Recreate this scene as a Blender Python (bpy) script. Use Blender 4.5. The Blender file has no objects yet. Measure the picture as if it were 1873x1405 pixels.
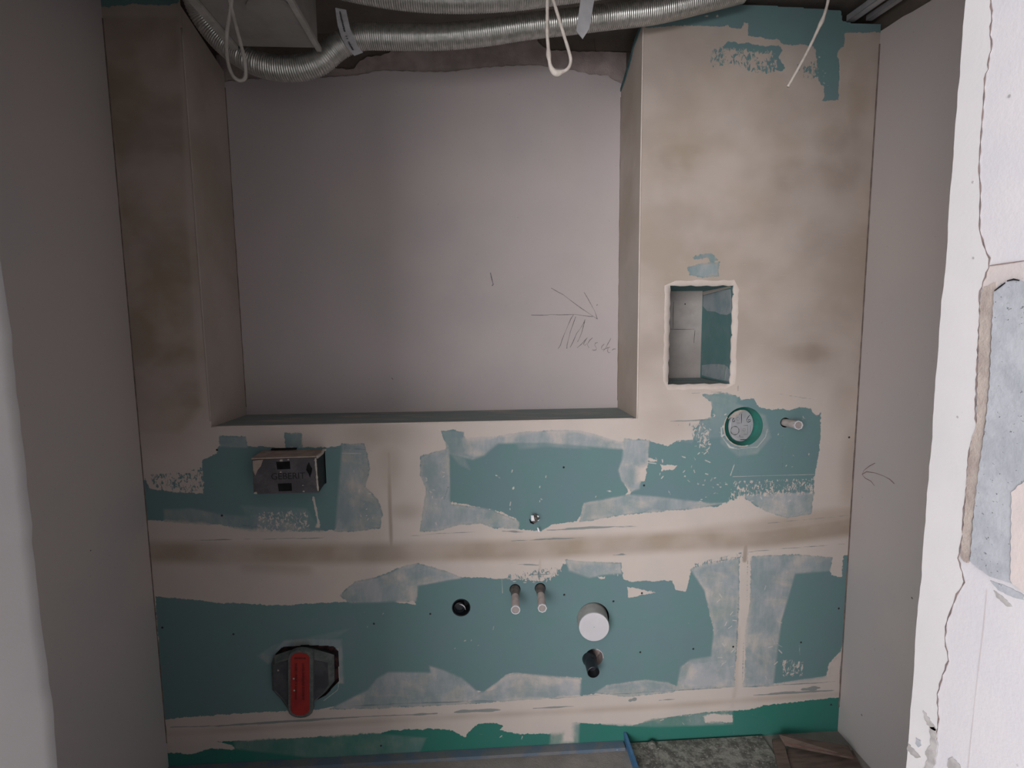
import bpy, bmesh, math, random
import numpy as np
from mathutils import Vector, Matrix, noise as mnoise
random.seed(7)
S = bpy.context.scene
COL = S.collection
# ------------------------------------------------------------------ camera
W0, H0, FPX = 1873.0, 1405.0, 920.0
yaw, pit, rol = -0.05612711, 0.10382258, -0.0105833
CAMY, CAMZ = -1.7, 1.53
Ry = np.array([[math.cos(yaw), 0, math.sin(yaw)], [0, 1, 0], [-math.sin(yaw), 0, math.cos(yaw)]])
Rx = np.array([[1, 0, 0], [0, math.cos(pit), -math.sin(pit)], [0, math.sin(pit), math.cos(pit)]])
Rz = np.array([[math.cos(rol), -math.sin(rol), 0], [math.sin(rol), math.cos(rol), 0], [0, 0, 1]])
MC = Rz @ Rx @ Ry
cam_d = bpy.data.cameras.new('camera'); cam = bpy.data.objects.new('camera', cam_d); COL.objects.link(cam)
cam_d.sensor_fit = 'HORIZONTAL'; cam_d.sensor_width = 36.0; cam_d.lens = FPX / W0 * 36.0; cam_d.clip_start = 0.02
def b(v): return Vector((v[0], v[2], -v[1]))
r_, d_, f_ = b(MC[0]), b(MC[1]), b(MC[2])
mw = Matrix((r_, -d_, -f_)).transposed().to_4x4(); mw.translation = (0, CAMY, CAMZ)
cam.matrix_world = mw
S.camera = cam
# ------------------------------------------------------------------ world, window light, exposure
S.view_settings.view_transform = 'Standard'; S.view_settings.look = 'None'
S.view_settings.gamma = 1.0; S.view_settings.use_curve_mapping = False
S.view_settings.exposure = 0.0
world = bpy.data.worlds.new('world'); S.world = world; world.use_nodes = True
bg = world.node_tree.nodes['Background']; bg.inputs[0].default_value = (1.0, 0.965, 0.96, 1)
# the room behind the doorway: brighter towards its windows on the left
wt = world.node_tree; tc = wt.nodes.new('ShaderNodeTexCoord'); sx_ = wt.nodes.new('ShaderNodeSeparateXYZ'); mr_ = wt.nodes.new('ShaderNodeMapRange')
wt.links.new(tc.outputs['Generated'], sx_.inputs[0]); wt.links.new(sx_.outputs['X'], mr_.inputs[0]); wt.links.new(mr_.outputs[0], bg.inputs[1])
mr_.inputs[1].default_value = -0.8; mr_.inputs[2].default_value = 0.6; mr_.inputs[3].default_value = 2.3; mr_.inputs[4].default_value = 0.45
ld = bpy.data.lights.new('window_daylight', 'AREA'); ld.shape = 'RECTANGLE'; ld.size = 1.7; ld.size_y = 1.5
ld.energy = 108; ld.color = (1.0, 0.975, 0.98)
lo = bpy.data.objects.new('window_daylight', ld); COL.objects.link(lo)
lo.location = (-1.45, -4.1, 1.75)
lo.rotation_euler = (Vector((0.45, 0, 1.45)) - lo.location).to_track_quat('-Z', 'Y').to_euler()
# a ray through a photo point, met by a plane
def ray(px, py):
    c = MC.T @ np.array([px - W0/2, py - H0/2, FPX])
    return np.array([c[0], c[2], -c[1]])
def F(px, py, Y=0.0):
    d = ray(px, py); t = (Y - CAMY) / d[1]
    return Vector((d[0]*t, Y, CAMZ + d[2]*t))
def FX(px, py, X):
    d = ray(px, py); t = X / d[0]
    return Vector((X, CAMY + d[1]*t, CAMZ + d[2]*t))
def FZ(px, py, Z):
    d = ray(px, py); t = (Z - CAMZ) / d[2]
    return Vector((d[0]*t, CAMY + d[1]*t, Z))
# ------------------------------------------------------------------ materials
def lin(c):
    return tuple(((x/255.0)/12.92 if x/255.0 <= 0.04045 else ((x/255.0+0.055)/1.055)**2.4) for x in c)
class NT:
    def __init__(s, name):
        s.m = bpy.data.materials.new(name); s.m.use_nodes = True; s.t = s.m.node_tree
        s.b = s.t.nodes['Principled BSDF']; s.o = s.t.nodes['Material Output']
    def n(s, ty, **k):
        x = s.t.nodes.new(ty)
        for a, v in k.items(): setattr(x, a, v)
        return x
    def l(s, a, bb): s.t.links.new(a, bb)
    def pos(s, scale=(1, 1, 1)):
        g = s.n('ShaderNodeNewGeometry'); m = s.n('ShaderNodeVectorMath', operation='MULTIPLY')
        m.inputs[1].default_value = scale; s.l(g.outputs['Position'], m.inputs[0]); return m.outputs[0]
    def noise(s, scale, detail=4, rough=0.6, st=(1, 1, 1), dist=0.0):
        x = s.n('ShaderNodeTexNoise'); x.inputs['Scale'].default_value = scale; x.inputs['Detail'].default_value = detail
        x.inputs['Roughness'].default_value = rough; x.inputs['Distortion'].default_value = dist
        s.l(s.pos(st), x.inputs['Vector']); return x.outputs['Fac']
    def math(s, op, a, bb=0.0, clamp=False):
        x = s.n('ShaderNodeMath', operation=op); x.use_clamp = clamp
        for i, v in enumerate((a, bb)):
            if isinstance(v, (int, float)): x.inputs[i].default_value = v
            else: s.l(v, x.inputs[i])
        return x.outputs[0]
    def map(s, v, a, bb, c=0.0, d=1.0, smooth=True):
        x = s.n('ShaderNodeMapRange'); x.interpolation_type = 'SMOOTHSTEP' if smooth else 'LINEAR'
        s.l(v, x.inputs[0]); x.inputs[1].default_value = a; x.inputs[2].default_value = bb
        x.inputs[3].default_value = c; x.inputs[4].default_value = d; return x.outputs[0]
    def mix(s, f, a, bb, mode='MIX'):
        x = s.n('ShaderNodeMix', data_type='RGBA', blend_type=mode)
        if isinstance(f, (int, float)): x.inputs[0].default_value = f
        else: s.l(f, x.inputs[0])
        for i, v in ((6, a), (7, bb)):
            if isinstance(v, tuple): x.inputs[i].default_value = (*v[:3], 1)
            else: s.l(v, x.inputs[i])
        return x.outputs[2]
    def attr(s, name):
        x = s.n('ShaderNodeAttribute'); x.attribute_name = name; return x.outputs['Fac']
    def col(s, c):
        if isinstance(c, tuple): s.b.inputs['Base Color'].default_value = (*c, 1)
        else: s.l(c, s.b.inputs['Base Color'])
    def bump(s, h, strength=0.3, dist=0.002):
        x = s.n('ShaderNodeBump'); x.inputs['Strength'].default_value = strength; x.inputs['Distance'].default_value = dist
        s.l(h, x.inputs['Height']); s.l(x.outputs[0], s.b.inputs['Normal'])
    def rough(s, r, spec=0.3, metal=0.0):
        s.b.inputs['Roughness'].default_value = r; s.b.inputs['Specular IOR Level'].default_value = spec
        s.b.inputs['Metallic'].default_value = metal
def plain(name, c, c2=None, scale=20, rough=0.8, spec=0.3, metal=0.0, bump=0.1, st=(1, 1, 1), lo_=0.4, hi=0.62):
    k = NT(name); c2 = c2 or tuple(x*0.8 for x in c)
    nz = k.noise(scale, 5, 0.6, st)
    k.col(k.mix(k.map(nz, lo_, hi), c, c2)); k.rough(rough, spec, metal)
    if bump: k.bump(nz, bump)
    return k.m
GREEN = (0.160, 0.270, 0.274)
GREEN_LOW = (0.042, 0.205, 0.165)
FILM = (0.435, 0.450, 0.475)
PLAST = (0.645, 0.565, 0.52)
BROWN = (0.375, 0.312, 0.268)
def skim_wall():
    k = NT('skimmed_green_board')
    g, t, br, sp, lo2, dk, wh = (k.attr(x) for x in ('green', 'film', 'brown', 'speck', 'low', 'dark', 'white'))
    n1 = k.noise(55, 5, 0.65); n2 = k.noise(160, 3, 0.6, (1, 1, 0.55)); n3 = k.noise(9, 4, 0.55)
    ns = k.noise(42, 4, 0.6, (1.8, 1, 0.45)); nw = k.noise(330, 2, 0.5)
    nh = k.noise(60, 3, 0.6, (0.25, 1, 3.0))
    gcol = k.mix(k.map(n3, 0.35, 0.65), GREEN, (0.168, 0.262, 0.283))
    gcol = k.mix(lo2, gcol, k.mix(k.map(n3, 0.4, 0.62), GREEN_LOW, (0.05, 0.20, 0.17)))
    gcol = k.mix(k.math('MULTIPLY', k.map(n1, 0.66, 0.74), 0.35), gcol, FILM)
    # streaky thin film of filler
    fop = k.math('MULTIPLY', t, k.math('ADD', 0.80, k.math('MULTIPLY', k.map(ns, 0.3, 0.72), 0.22)), clamp=True)
    fop = k.math('MULTIPLY', fop, k.map(k.noise(9, 5, 0.6, (1.2, 1, 0.8)), 0.34, 0.66, 0.50, 1.12))
    fop = k.math('MINIMUM', fop, 1.0)
    fcol = k.mix(k.map(k.noise(6.5, 5, 0.62, (1, 1, 1.5), 0.5), 0.46, 0.66), FILM, (0.60, 0.545, 0.51))
    c1 = k.mix(fop, gcol, fcol)
    # full plaster
    pn = k.map(n3, 0.3, 0.7)
    pl = k.mix(k.math('MULTIPLY', pn, 0.35), PLAST, (0.54, 0.495, 0.475))
    bb = k.math('MULTIPLY', br, k.map(k.noise(4.2, 3, 0.5, (1, 1, 1.15), 0.15), 0.32, 0.66, 0.55, 1.12), clamp=True)
    pl = k.mix(bb, pl, k.mix(k.map(k.noise(3.1, 3), 0.4, 0.6), BROWN, (0.37, 0.295, 0.225)))
    pl = k.mix(k.math('MULTIPLY', k.map(nh, 0.6, 0.72), 0.10), pl, (0.74, 0.64, 0.56))
    e = k.math('ADD', g, k.math('MULTIPLY', k.math('SUBTRACT', n1, 0.5), 0.015))
    e = k.math('ADD', e, k.math('MULTIPLY', k.math('SUBTRACT', n2, 0.5), 0.008))
    e = k.math('ADD', e, k.math('MULTIPLY', k.math('SUBTRACT', k.noise(24, 3, 0.6), 0.5), 0.014))
    e = k.math('ADD', e, k.math('MULTIPLY', sp, k.math('MULTIPLY', k.math('SUBTRACT', k.noise(75, 6, 0.72, (1.25, 1, 0.7), 0.9), 0.5), 0.13)))
    wdt = k.math('ADD', 0.0010, k.math('MULTIPLY', k.math('MULTIPLY', t, k.map(k.noise(7, 3), 0.38, 0.58)), 0.022))
    gm = k.map(k.math('DIVIDE', e, wdt), -1.0, 1.0)
    c = k.mix(gm, pl, c1)
    c = k.mix(k.math('MULTIPLY', k.map(wh, -0.001, 0.0012), k.map(n2, 0.3, 0.5, 0.4, 1.0)), c, (0.60, 0.57, 0.545))
    dd = k.math('ADD', dk, k.math('MULTIPLY', k.math('SUBTRACT', nh, 0.52), 0.010))
    c = k.mix(k.math('MULTIPLY', k.map(dd, -0.0012, 0.0008), 0.72), c, (0.15, 0.21, 0.22))
    k.col(c); k.rough(0.9, 0.12)
    h = k.math('SUBTRACT', k.math('MULTIPLY', n1, 0.25), k.math('MULTIPLY', gm, 1.0))
    h = k.math('ADD', h, k.math('MULTIPLY', nw, 0.10))
    k.bump(h, 0.35, 0.0015); return k.m
M = {}
M['wall'] = skim_wall()
def plaster(name, c, c2, extra=None, scale=4.0, bump=0.12):
    k = NT(name); n = k.noise(scale, 5, 0.55); n2 = k.noise(230, 3, 0.6)
    cc = k.mix(k.map(n, 0.32, 0.68), c, c2)
    if extra: cc = k.mix(k.math('MULTIPLY', k.map(k.noise(2.3, 4, 0.5, (1, 1, 0.7)), 0.5, 0.66), 0.6), cc, extra)
    sp = k.map(k.noise(85, 2, 0.5), 0.745, 0.77); cc = k.mix(k.math('MULTIPLY', sp, 0.4), cc, tuple(x*0.55 for x in c))
    k.col(cc); k.rough(0.9, 0.15); k.bump(k.math('ADD', n2, k.math('MULTIPLY', k.noise(30, 4), 1.2)), bump, 0.003); return k.m
M['side'] = plaster('grey_wall_plaster', (0.62, 0.565, 0.55), (0.58, 0.545, 0.545), scale=2.5, bump=0.06)
M['jointbrown'] = plain('corner_joint_shade', (0.17, 0.13, 0.115), (0.24, 0.19, 0.165), 30, 0.95, 0.1)  # dark corner lines: crack and corner shade both in the colour
M['back'] = plaster('pale_recess_plaster', (0.54, 0.48, 0.485), (0.50, 0.455, 0.455), (0.55, 0.50, 0.47), scale=3.5)
M['return'] = plaster('brown_skim', (0.41, 0.35, 0.295), (0.51, 0.45, 0.41), (0.45, 0.41, 0.385), scale=3.2, bump=0.06)
M['bead'] = plaster('corner_bead_plaster', (0.68, 0.60, 0.555), (0.62, 0.54, 0.49), scale=20)
M['rough1'] = plaster('rough_mortar', (0.44, 0.37, 0.355), (0.31, 0.26, 0.25), (0.46, 0.41, 0.39), scale=16, bump=0.6)
M['rough2'] = plaster('raw_masonry', (0.20, 0.155, 0.135), (0.13, 0.115, 0.095), scale=7, bump=0.5)
M['ceil'] = plaster('raw_concrete', (0.21, 0.185, 0.165), (0.15, 0.135, 0.12), scale=6, bump=0.5)
M['reveal'] = plaster('bright_reveal_plaster', (0.55, 0.535, 0.545), (0.515, 0.505, 0.52), (0.545, 0.52, 0.52), scale=9, bump=0.05)
M['reveal2'] = plaster('old_reveal_plaster', (0.53, 0.515, 0.54), (0.50, 0.49, 0.525), (0.53, 0.485, 0.485), scale=12, bump=0.1)
M['revpink'] = plaster('cream_render', (0.52, 0.46, 0.45), (0.46, 0.42, 0.42), scale=25)
M['revbrown'] = plaster('crumbling_joint', (0.30, 0.25, 0.235), (0.40, 0.35, 0.32), scale=40, bump=0.3)
def greyfill():
    k = NT('grey_filler'); n = k.noise(35, 4); v = k.map(k.noise(150, 3, 0.6, (1, 1, 1.7)), 0.66, 0.72)
    c = k.mix(k.map(n, 0.35, 0.65), (0.37, 0.385, 0.42), (0.31, 0.325, 0.36)); c = k.mix(k.math('MULTIPLY', v, 0.6), c, (0.16, 0.165, 0.19))
    k.col(c); k.rough(0.95, 0.1); k.bump(k.math('SUBTRACT', n, v), 0.6, 0.003); return k.m
M['grey'] = greyfill()
M['grime'] = plain('grey_grime', (0.40, 0.385, 0.385), (0.30, 0.285, 0.285), 60, 0.95, 0.1)
M['crack'] = plain('crack_shadow', (0.23, 0.18, 0.17), (0.14, 0.11, 0.11), 60, 1.0, 0.0)
def skimmed(name, base, over, a, bb, scale=8, st=(1, 1, 1)):
    k = NT(name); n = k.noise(scale, 5, 0.6, st)
    k.col(k.mix(k.map(n, a, bb), base, over)); k.rough(0.85, 0.2); k.bump(n, 0.2); return k.m
M['sill'] = skimmed('sill_film', (0.27, 0.335, 0.33), (0.46, 0.41, 0.38), 0.47, 0.7, 6, (1, 5, 1))
M['nichegreen'] = skimmed('niche_green_board', (0.115, 0.225, 0.225), (0.15, 0.24, 0.25), 0.4, 0.6, 10)
M['nichefilm'] = skimmed('niche_film', (0.25, 0.32, 0.345), (0.33, 0.37, 0.39), 0.35, 0.6, 20)
M['edge'] = plain('cut_board_edge', (0.05, 0.12, 0.125), (0.09, 0.16, 0.16), 40, 0.9)
M['board_core'] = plain('gypsum_core', (0.40, 0.37, 0.34), (0.30, 0.28, 0.25), 40, 0.9)
M['lime'] = plaster('lime_blocks', (0.43, 0.39, 0.37), (0.34, 0.31, 0.30), (0.27, 0.23, 0.215), scale=11, bump=0.5)
M['dark'] = plain('dark_gap', (0.02, 0.02, 0.022), (0.012, 0.012, 0.014), 30, 0.9, 0.1)
M['pencil'] = plain('pencil', (0.16, 0.145, 0.15), (0.26, 0.235, 0.24), 120, 0.9, 0.2, bump=0)
M['redpencil'] = plain('red_brown_pencil', (0.22, 0.12, 0.11), (0.28, 0.2, 0.18), 120, 0.9, 0.2, bump=0)
M['ink'] = plain('black_marker', (0.02, 0.02, 0.03), (0.03, 0.03, 0.035), 50, 0.6, bump=0)
def foil():
    k = NT('aluminium_duct_foil'); n = k.noise(60, 4, 0.6); k.col(k.mix(k.map(n, 0.35, 0.65), (0.60, 0.59, 0.57), (0.44, 0.45, 0.42)))
    k.rough(0.33, 0.5, 0.85); k.bump(n, 0.25, 0.002); return k.m
M['foil'] = foil()
M['sheet'] = plain('dull_sheet_metal', (0.30, 0.285, 0.27), (0.24, 0.23, 0.215), 9, 0.6, 0.4, 0.15, 0.05)
M['flange'] = plain('pale_sheet_edge', (0.42, 0.40, 0.375), (0.34, 0.33, 0.30), 20, 0.6, 0.4, 0.1, 0.05)
M['zinc'] = plain('galvanised_steel', (0.52, 0.52, 0.54), (0.42, 0.42, 0.45), 14, 0.5, 0.5, 0.3, 0.08)
M['cable'] = plain('light_grey_cable', (0.44, 0.41, 0.38), (0.36, 0.33, 0.30), 30, 0.6, 0.4)
M['cable2'] = plain('plaster_spattered_cable', (0.58, 0.53, 0.48), (0.48, 0.43, 0.39), 60, 0.8, 0.3, bump=0.5)
M['paper'] = plain('paper_tag', (0.50, 0.50, 0.52), (0.42, 0.42, 0.43), 40, 0.8)
M['boxgrey'] = plain('dusty_grey_plastic', (0.125, 0.115, 0.13), (0.085, 0.08, 0.09), 16, 0.7, 0.3, bump=0.15)
M['boxdark'] = plain('black_plastic', (0.018, 0.02, 0.022), (0.03, 0.03, 0.032), 30, 0.55, 0.4)
M['boxtop'] = plain('plaster_smeared_top', (0.42, 0.34, 0.30), (0.33, 0.27, 0.23), 30, 0.9, 0.2, bump=0.5)
M['chip'] = plain('plaster_crumb', (0.55, 0.50, 0.46), (0.45, 0.41, 0.37), 60, 0.9, bump=0.5)
M['drain'] = plain('dark_grey_drain_cover', (0.055, 0.058, 0.07), (0.085, 0.085, 0.095), 18, 0.6, 0.4)
M['drainrim'] = plain('dusty_drain_rim', (0.10, 0.115, 0.115), (0.15, 0.16, 0.155), 40, 0.7, 0.3, bump=0.3)
M['red'] = plain('red_sticker', (0.36, 0.035, 0.03), (0.30, 0.028, 0.03), 25, 0.5, 0.4, bump=0)
M['redtext'] = plain('dark_print', (0.09, 0.02, 0.015), (0.12, 0.03, 0.02), 90, 0.6, bump=0)
M['holered'] = plain('reddish_cut', (0.14, 0.07, 0.075), (0.05, 0.03, 0.035), 30, 0.9)
M['white'] = plain('white_plastic', (0.68, 0.665, 0.70), (0.63, 0.62, 0.655), 12, 0.5, 0.4, bump=0.03)
M['offwhite'] = plain('weathered_white_plastic', (0.50, 0.48, 0.46), (0.42, 0.40, 0.38), 20, 0.6, 0.4, bump=0.1)
M['plug'] = plain('cream_plastic', (0.60, 0.53, 0.51), (0.50, 0.43, 0.41), 40, 0.5, 0.4, bump=0.1)
M['plugend'] = plain('plug_face', (0.36, 0.32, 0.31), (0.30, 0.27, 0.26), 60, 0.6)
M['sleeve'] = plain('grey_brown_brass', (0.20, 0.17, 0.16), (0.12, 0.11, 0.10), 60, 0.5, 0.4, 0.2)
M['black'] = plain('black_pipe', (0.014, 0.017, 0.024), (0.022, 0.024, 0.03), 30, 0.35, 0.5, bump=0.05)
M['teal'] = plain('green_painted_cup', (0.035, 0.225, 0.18), (0.05, 0.17, 0.145), 20, 0.6, 0.3)
M['lid'] = plain('grey_white_lid', (0.46, 0.46, 0.49), (0.40, 0.41, 0.43), 25, 0.6)
M['shiny'] = plain('crumpled_foil', (0.75, 0.75, 0.78), (0.55, 0.55, 0.58), 60, 0.25, 0.6, 0.8)
M['blue'] = plain('blue_foam', (0.075, 0.20, 0.37), (0.06, 0.165, 0.31), 30, 0.8)
M['bluegrey'] = plain('dusty_blue_foam', (0.13, 0.185, 0.25), (0.20, 0.205, 0.215), 14, 0.9, bump=0.3)
M['screed'] = plaster('dusty_screed', (0.31, 0.28, 0.26), (0.25, 0.235, 0.22), (0.35, 0.325, 0.30), scale=12, bump=0.6)
def eps():
    k = NT('mottled_insulation'); n = k.noise(30, 6, 0.7); n2 = k.noise(130, 3)
    c = k.mix(k.map(n, 0.38, 0.6), (0.30, 0.30, 0.265), (0.13, 0.125, 0.115)); c = k.mix(k.map(n2, 0.6, 0.66), c, (0.42, 0.41, 0.37))
    k.col(c); k.rough(0.95, 0.1); k.bump(n, 0.9, 0.006); return k.m
M['eps'] = eps()
M['cardboard'] = plain('brown_fibre_board', (0.17, 0.125, 0.105), (0.12, 0.09, 0.075), 12, 0.85, 0.2, bump=0.3, st=(1, 6, 1))
M['cardred'] = plain('red_brown_edge', (0.20, 0.11, 0.10), (0.14, 0.08, 0.075), 25, 0.85, 0.2)
# ------------------------------------------------------------------ object helpers
def link(name, me, mat, parent=None, loc=None):
    o = bpy.data.objects.new(name, me); COL.objects.link(o)
    if mat is not None and not me.materials:
        for x in (mat if isinstance(mat, (list, tuple)) else [mat]): me.materials.append(M[x])
    if parent is not None: o.parent = parent
    return o
def origin(parent):
    v = Vector((0, 0, 0))
    while parent is not None: v += Vector(parent.location); parent = parent.parent
    return v
def mesh(name, vs, fs, mat, parent=None, smooth=False, base=None):
    off = origin(parent); loc = Vector(base) - off if base is not None else Vector((0, 0, 0))
    me = bpy.data.meshes.new(name)
    me.from_pydata([tuple(Vector(v) - off - loc) for v in vs], [], fs); me.update()
    bm = bmesh.new(); bm.from_mesh(me); bmesh.ops.remove_doubles(bm, verts=bm.verts, dist=1e-6)
    bmesh.ops.recalc_face_normals(bm, faces=bm.faces); bm.to_mesh(me); bm.free()
    if smooth:
        for p in me.polygons: p.use_smooth = True
    o = link(name, me, mat, parent); o.location = loc
    return o
def thing(name, label, cat, loc, group=None):
    o = bpy.data.objects.new(name, None); COL.objects.link(o); o.location = loc; o.empty_display_size = 0.05
    return tag(o, label, cat, group)
def tag(o, label, cat, group=None):
    o['label'] = label; o['category'] = cat
    if group: o['group'] = group
    return o
def struct(o): o['kind'] = 'structure'; return o
def prism(front, back):   # two matching loops
    n = len(front); vs = list(front) + list(back)
    fs = [tuple(range(n))[::-1], tuple(range(n, 2*n))] + [(i, (i+1) % n, n+(i+1) % n, n+i) for i in range(n)]
    return vs, fs
def boxv(x0, x1, y0, y1, z0, z1):
    f = [Vector((x0, y0, z0)), Vector((x1, y0, z0)), Vector((x1, y0, z1)), Vector((x0, y0, z1))]
    return prism(f, [Vector((v.x, y1, v.z)) for v in f])
def bevel(o, w=0.002, seg=2):
    m = o.modifiers.new('bevel', 'BEVEL'); m.width = w; m.segments = seg; m.limit_method = 'ANGLE'; return o
def frame_along(pts):
    T = []
    for i in range(len(pts)):
        a = pts[max(i-1, 0)]; c = pts[min(i+1, len(pts)-1)]; T.append((c - a).normalized())
    up = Vector((0, 0, 1)) if abs(T[0].z) < 0.9 else Vector((1, 0, 0))
    u = (up - T[0]*up.dot(T[0])).normalized(); out = []
    for t in T:
        u = (u - t*u.dot(t)).normalized(); out.append((t, u, t.cross(u)))
    return out
def tube(pts, rad, seg=16, cap=True):
    pts = [Vector(p) for p in pts]; fr = frame_along(pts); vs = []; fs = []
    for i, p in enumerate(pts):
        r = rad[i] if hasattr(rad, '__len__') else rad
        for j in range(seg):
            a = 2*math.pi*j/seg; vs.append(p + (fr[i][1]*math.cos(a) + fr[i][2]*math.sin(a))*r)
    for i in range(len(pts)-1):
        for j in range(seg):
            k = (j+1) % seg; fs.append((i*seg+j, i*seg+k, (i+1)*seg+k, (i+1)*seg+j))
    if cap: fs += [tuple(range(seg)), tuple(range((len(pts)-1)*seg, len(pts)*seg))]
    return vs, fs
def smoothpath(pts, n=12):
    pts = [Vector(p) for p in pts]; P = [pts[0]*2-pts[1]] + pts + [pts[-1]*2-pts[-2]]; out = []
    for i in range(1, len(P)-2):
        for k in range(n):
            t = k/n; a, bb, c, d = P[i-1], P[i], P[i+1], P[i+2]
            out.append(0.5*((2*bb) + (c-a)*t + (2*a-5*bb+4*c-d)*t*t + (3*bb-a-3*c+d)*t**3))
    out.append(pts[-1]); return out
def resample(pts, step):
    out = [pts[0]]; acc = 0.0
    for a, c in zip(pts, pts[1:]):
        L = (c-a).length; t = step - acc
        while t <= L: out.append(a.lerp(c, t/L)); t += step
        acc = L - (t - step)
    return out
def stroke_mesh(strokes, w, nrm, lift=0.0006):   # thin flat pencil or marker strokes lying on a plane
    vs = []; fs = []; nrm = Vector(nrm)
    for s in strokes:
        s = [Vector(p) + nrm*lift for p in s]; base = len(vs)
        for i, p in enumerate(s):
            t = (s[min(i+1, len(s)-1)] - s[max(i-1, 0)]).normalized(); side = t.cross(nrm).normalized()
            ww = w*(0.75 + 0.35*math.sin(i*1.7))
            vs += [p + side*ww/2, p - side*ww/2]
        fs += [(base+2*i, base+2*i+1, base+2*i+3, base+2*i+2) for i in range(len(s)-1)]
    return vs, fs
def letters(txt, size, mat, parent, mtx, name='lettering', depth=0.0008):
    cu = bpy.data.curves.new(name, 'FONT'); cu.body = txt; cu.size = size; cu.extrude = depth; cu.align_x = 'CENTER'; cu.align_y = 'CENTER'
    o = bpy.data.objects.new(name, cu); COL.objects.link(o)
    me = bpy.data.meshes.new_from_object(o.evaluated_get(bpy.context.evaluated_depsgraph_get()))
    bpy.data.objects.remove(o); me.transform(Matrix.Translation(-origin(parent)) @ mtx); me.materials.clear()
    return link(name, me, mat, parent)
FRONT = Matrix.Rotation(math.pi/2, 4, 'X')   # text plane XY -> XZ facing -Y
# ------------------------------------------------------------------ key dimensions
XL, XR = -1.137, 1.327
RX0, RX1, RZ0 = -0.905, 0.528, CAMZ-0.305       # the big recess
NX0, NX1, NZ0, NZ1 = 0.636, 0.860, CAMZ-0.190, CAMZ+0.150   # the small niche
DEP = 0.25
YD = -1.17; YD2 = -1.42                           # doorway wall
CEIL = 2.605
RTOP = CAMZ + 0.975
# ------------------------------------------------------------------ FRONT WALL: fine grid carrying where filler was spread
def seg(a, c, st=0.003):
    n = max(1, int(round((c-a)/st))); return np.linspace(a, c, n+1)
BX0, BX1, BZ0, BZ1 = F(466, 0, 0).x*0 + F(481, 860).x, F(596, 860).x, F(540, 886).z, F(540, 824).z
xs = np.unique(np.concatenate([seg(XL, RX0), seg(RX0, BX0), seg(BX0, BX1), seg(BX1, RX1), seg(RX1, NX0), seg(NX0, NX1), seg(NX1, XR)]).round(6))
zs = np.unique(np.concatenate([seg(0, BZ0), seg(BZ0, BZ1), seg(BZ1, RZ0), seg(RZ0, NZ0), seg(NZ0, NZ1), seg(NZ1, CAMZ+1.065)]).round(6))
GX, GZ = np.meshgrid(xs, zs); gx = GX.ravel(); gz = GZ.ravel(); NXg, NZg = len(xs), len(zs)
def to2(poly): return [(v.x, v.z) for v in (F(px, py) for px, py in poly)]
CL = 0.05
def sdf(poly):
    P = np.array(poly); res = np.full(gx.shape, -CL)
    m = (gx > P[:, 0].min()-CL) & (gx < P[:, 0].max()+CL) & (gz > P[:, 1].min()-CL) & (gz < P[:, 1].max()+CL)
    x = gx[m]; z = gz[m]; d = np.full(x.shape, 1e9); ins = np.zeros(x.shape, bool)
    for i in range(len(P)):
        a = P[i-1]; c = P[i]; e = c-a; L = e@e + 1e-12
        t = np.clip(((x-a[0])*e[0] + (z-a[1])*e[1])/L, 0, 1)
        d = np.minimum(d, (x-a[0]-t*e[0])**2 + (z-a[1]-t*e[1])**2)
        cond = ((a[1] > z) != (c[1] > z)); 
        with np.errstate(divide='ignore', invalid='ignore'):
            xi = (c[0]-a[0])*(z-a[1])/((c[1]-a[1]) if c[1] != a[1] else 1e-12) + a[0]
        ins ^= cond & (x < xi)
    d = np.sqrt(d); res[m] = np.clip(np.where(ins, d, -d), -CL, CL); return res
def line(poly, hw, taper=False):   # polyline distance, positive inside the half width
    P = np.array(poly); res = np.full(gx.shape, -CL)
    m = (gx > P[:, 0].min()-CL) & (gx < P[:, 0].max()+CL) & (gz > P[:, 1].min()-CL) & (gz < P[:, 1].max()+CL)
    x = gx[m]; z = gz[m]; d = np.full(x.shape, 1e9); sp_ = np.zeros(x.shape); acc = 0.0
    tot = sum(np.hypot(*(P[i]-P[i-1])) for i in range(1, len(P)))
    for i in range(1, len(P)):
        a = P[i-1]; c = P[i]; e = c-a; L = e@e + 1e-12
        t = np.clip(((x-a[0])*e[0] + (z-a[1])*e[1])/L, 0, 1)
        dn = (x-a[0]-t*e[0])**2 + (z-a[1]-t*e[1])**2; nb = dn < d
        d = np.where(nb, dn, d); sp_ = np.where(nb, (acc + t*np.sqrt(L))/tot, sp_); acc += math.sqrt(L)
    w = hw*(0.15 + 0.85*np.sqrt(np.clip(np.sin(math.pi*sp_), 0, 1))*(0.8+0.3*np.sin(sp_*9+hw*900))) if taper else hw
    res[m] = w - np.sqrt(d); return res
def ss(a, lo_, hi):
    t = np.clip((a-lo_)/(hi-lo_), 0, 1); return t*t*(3-2*t)
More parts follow.
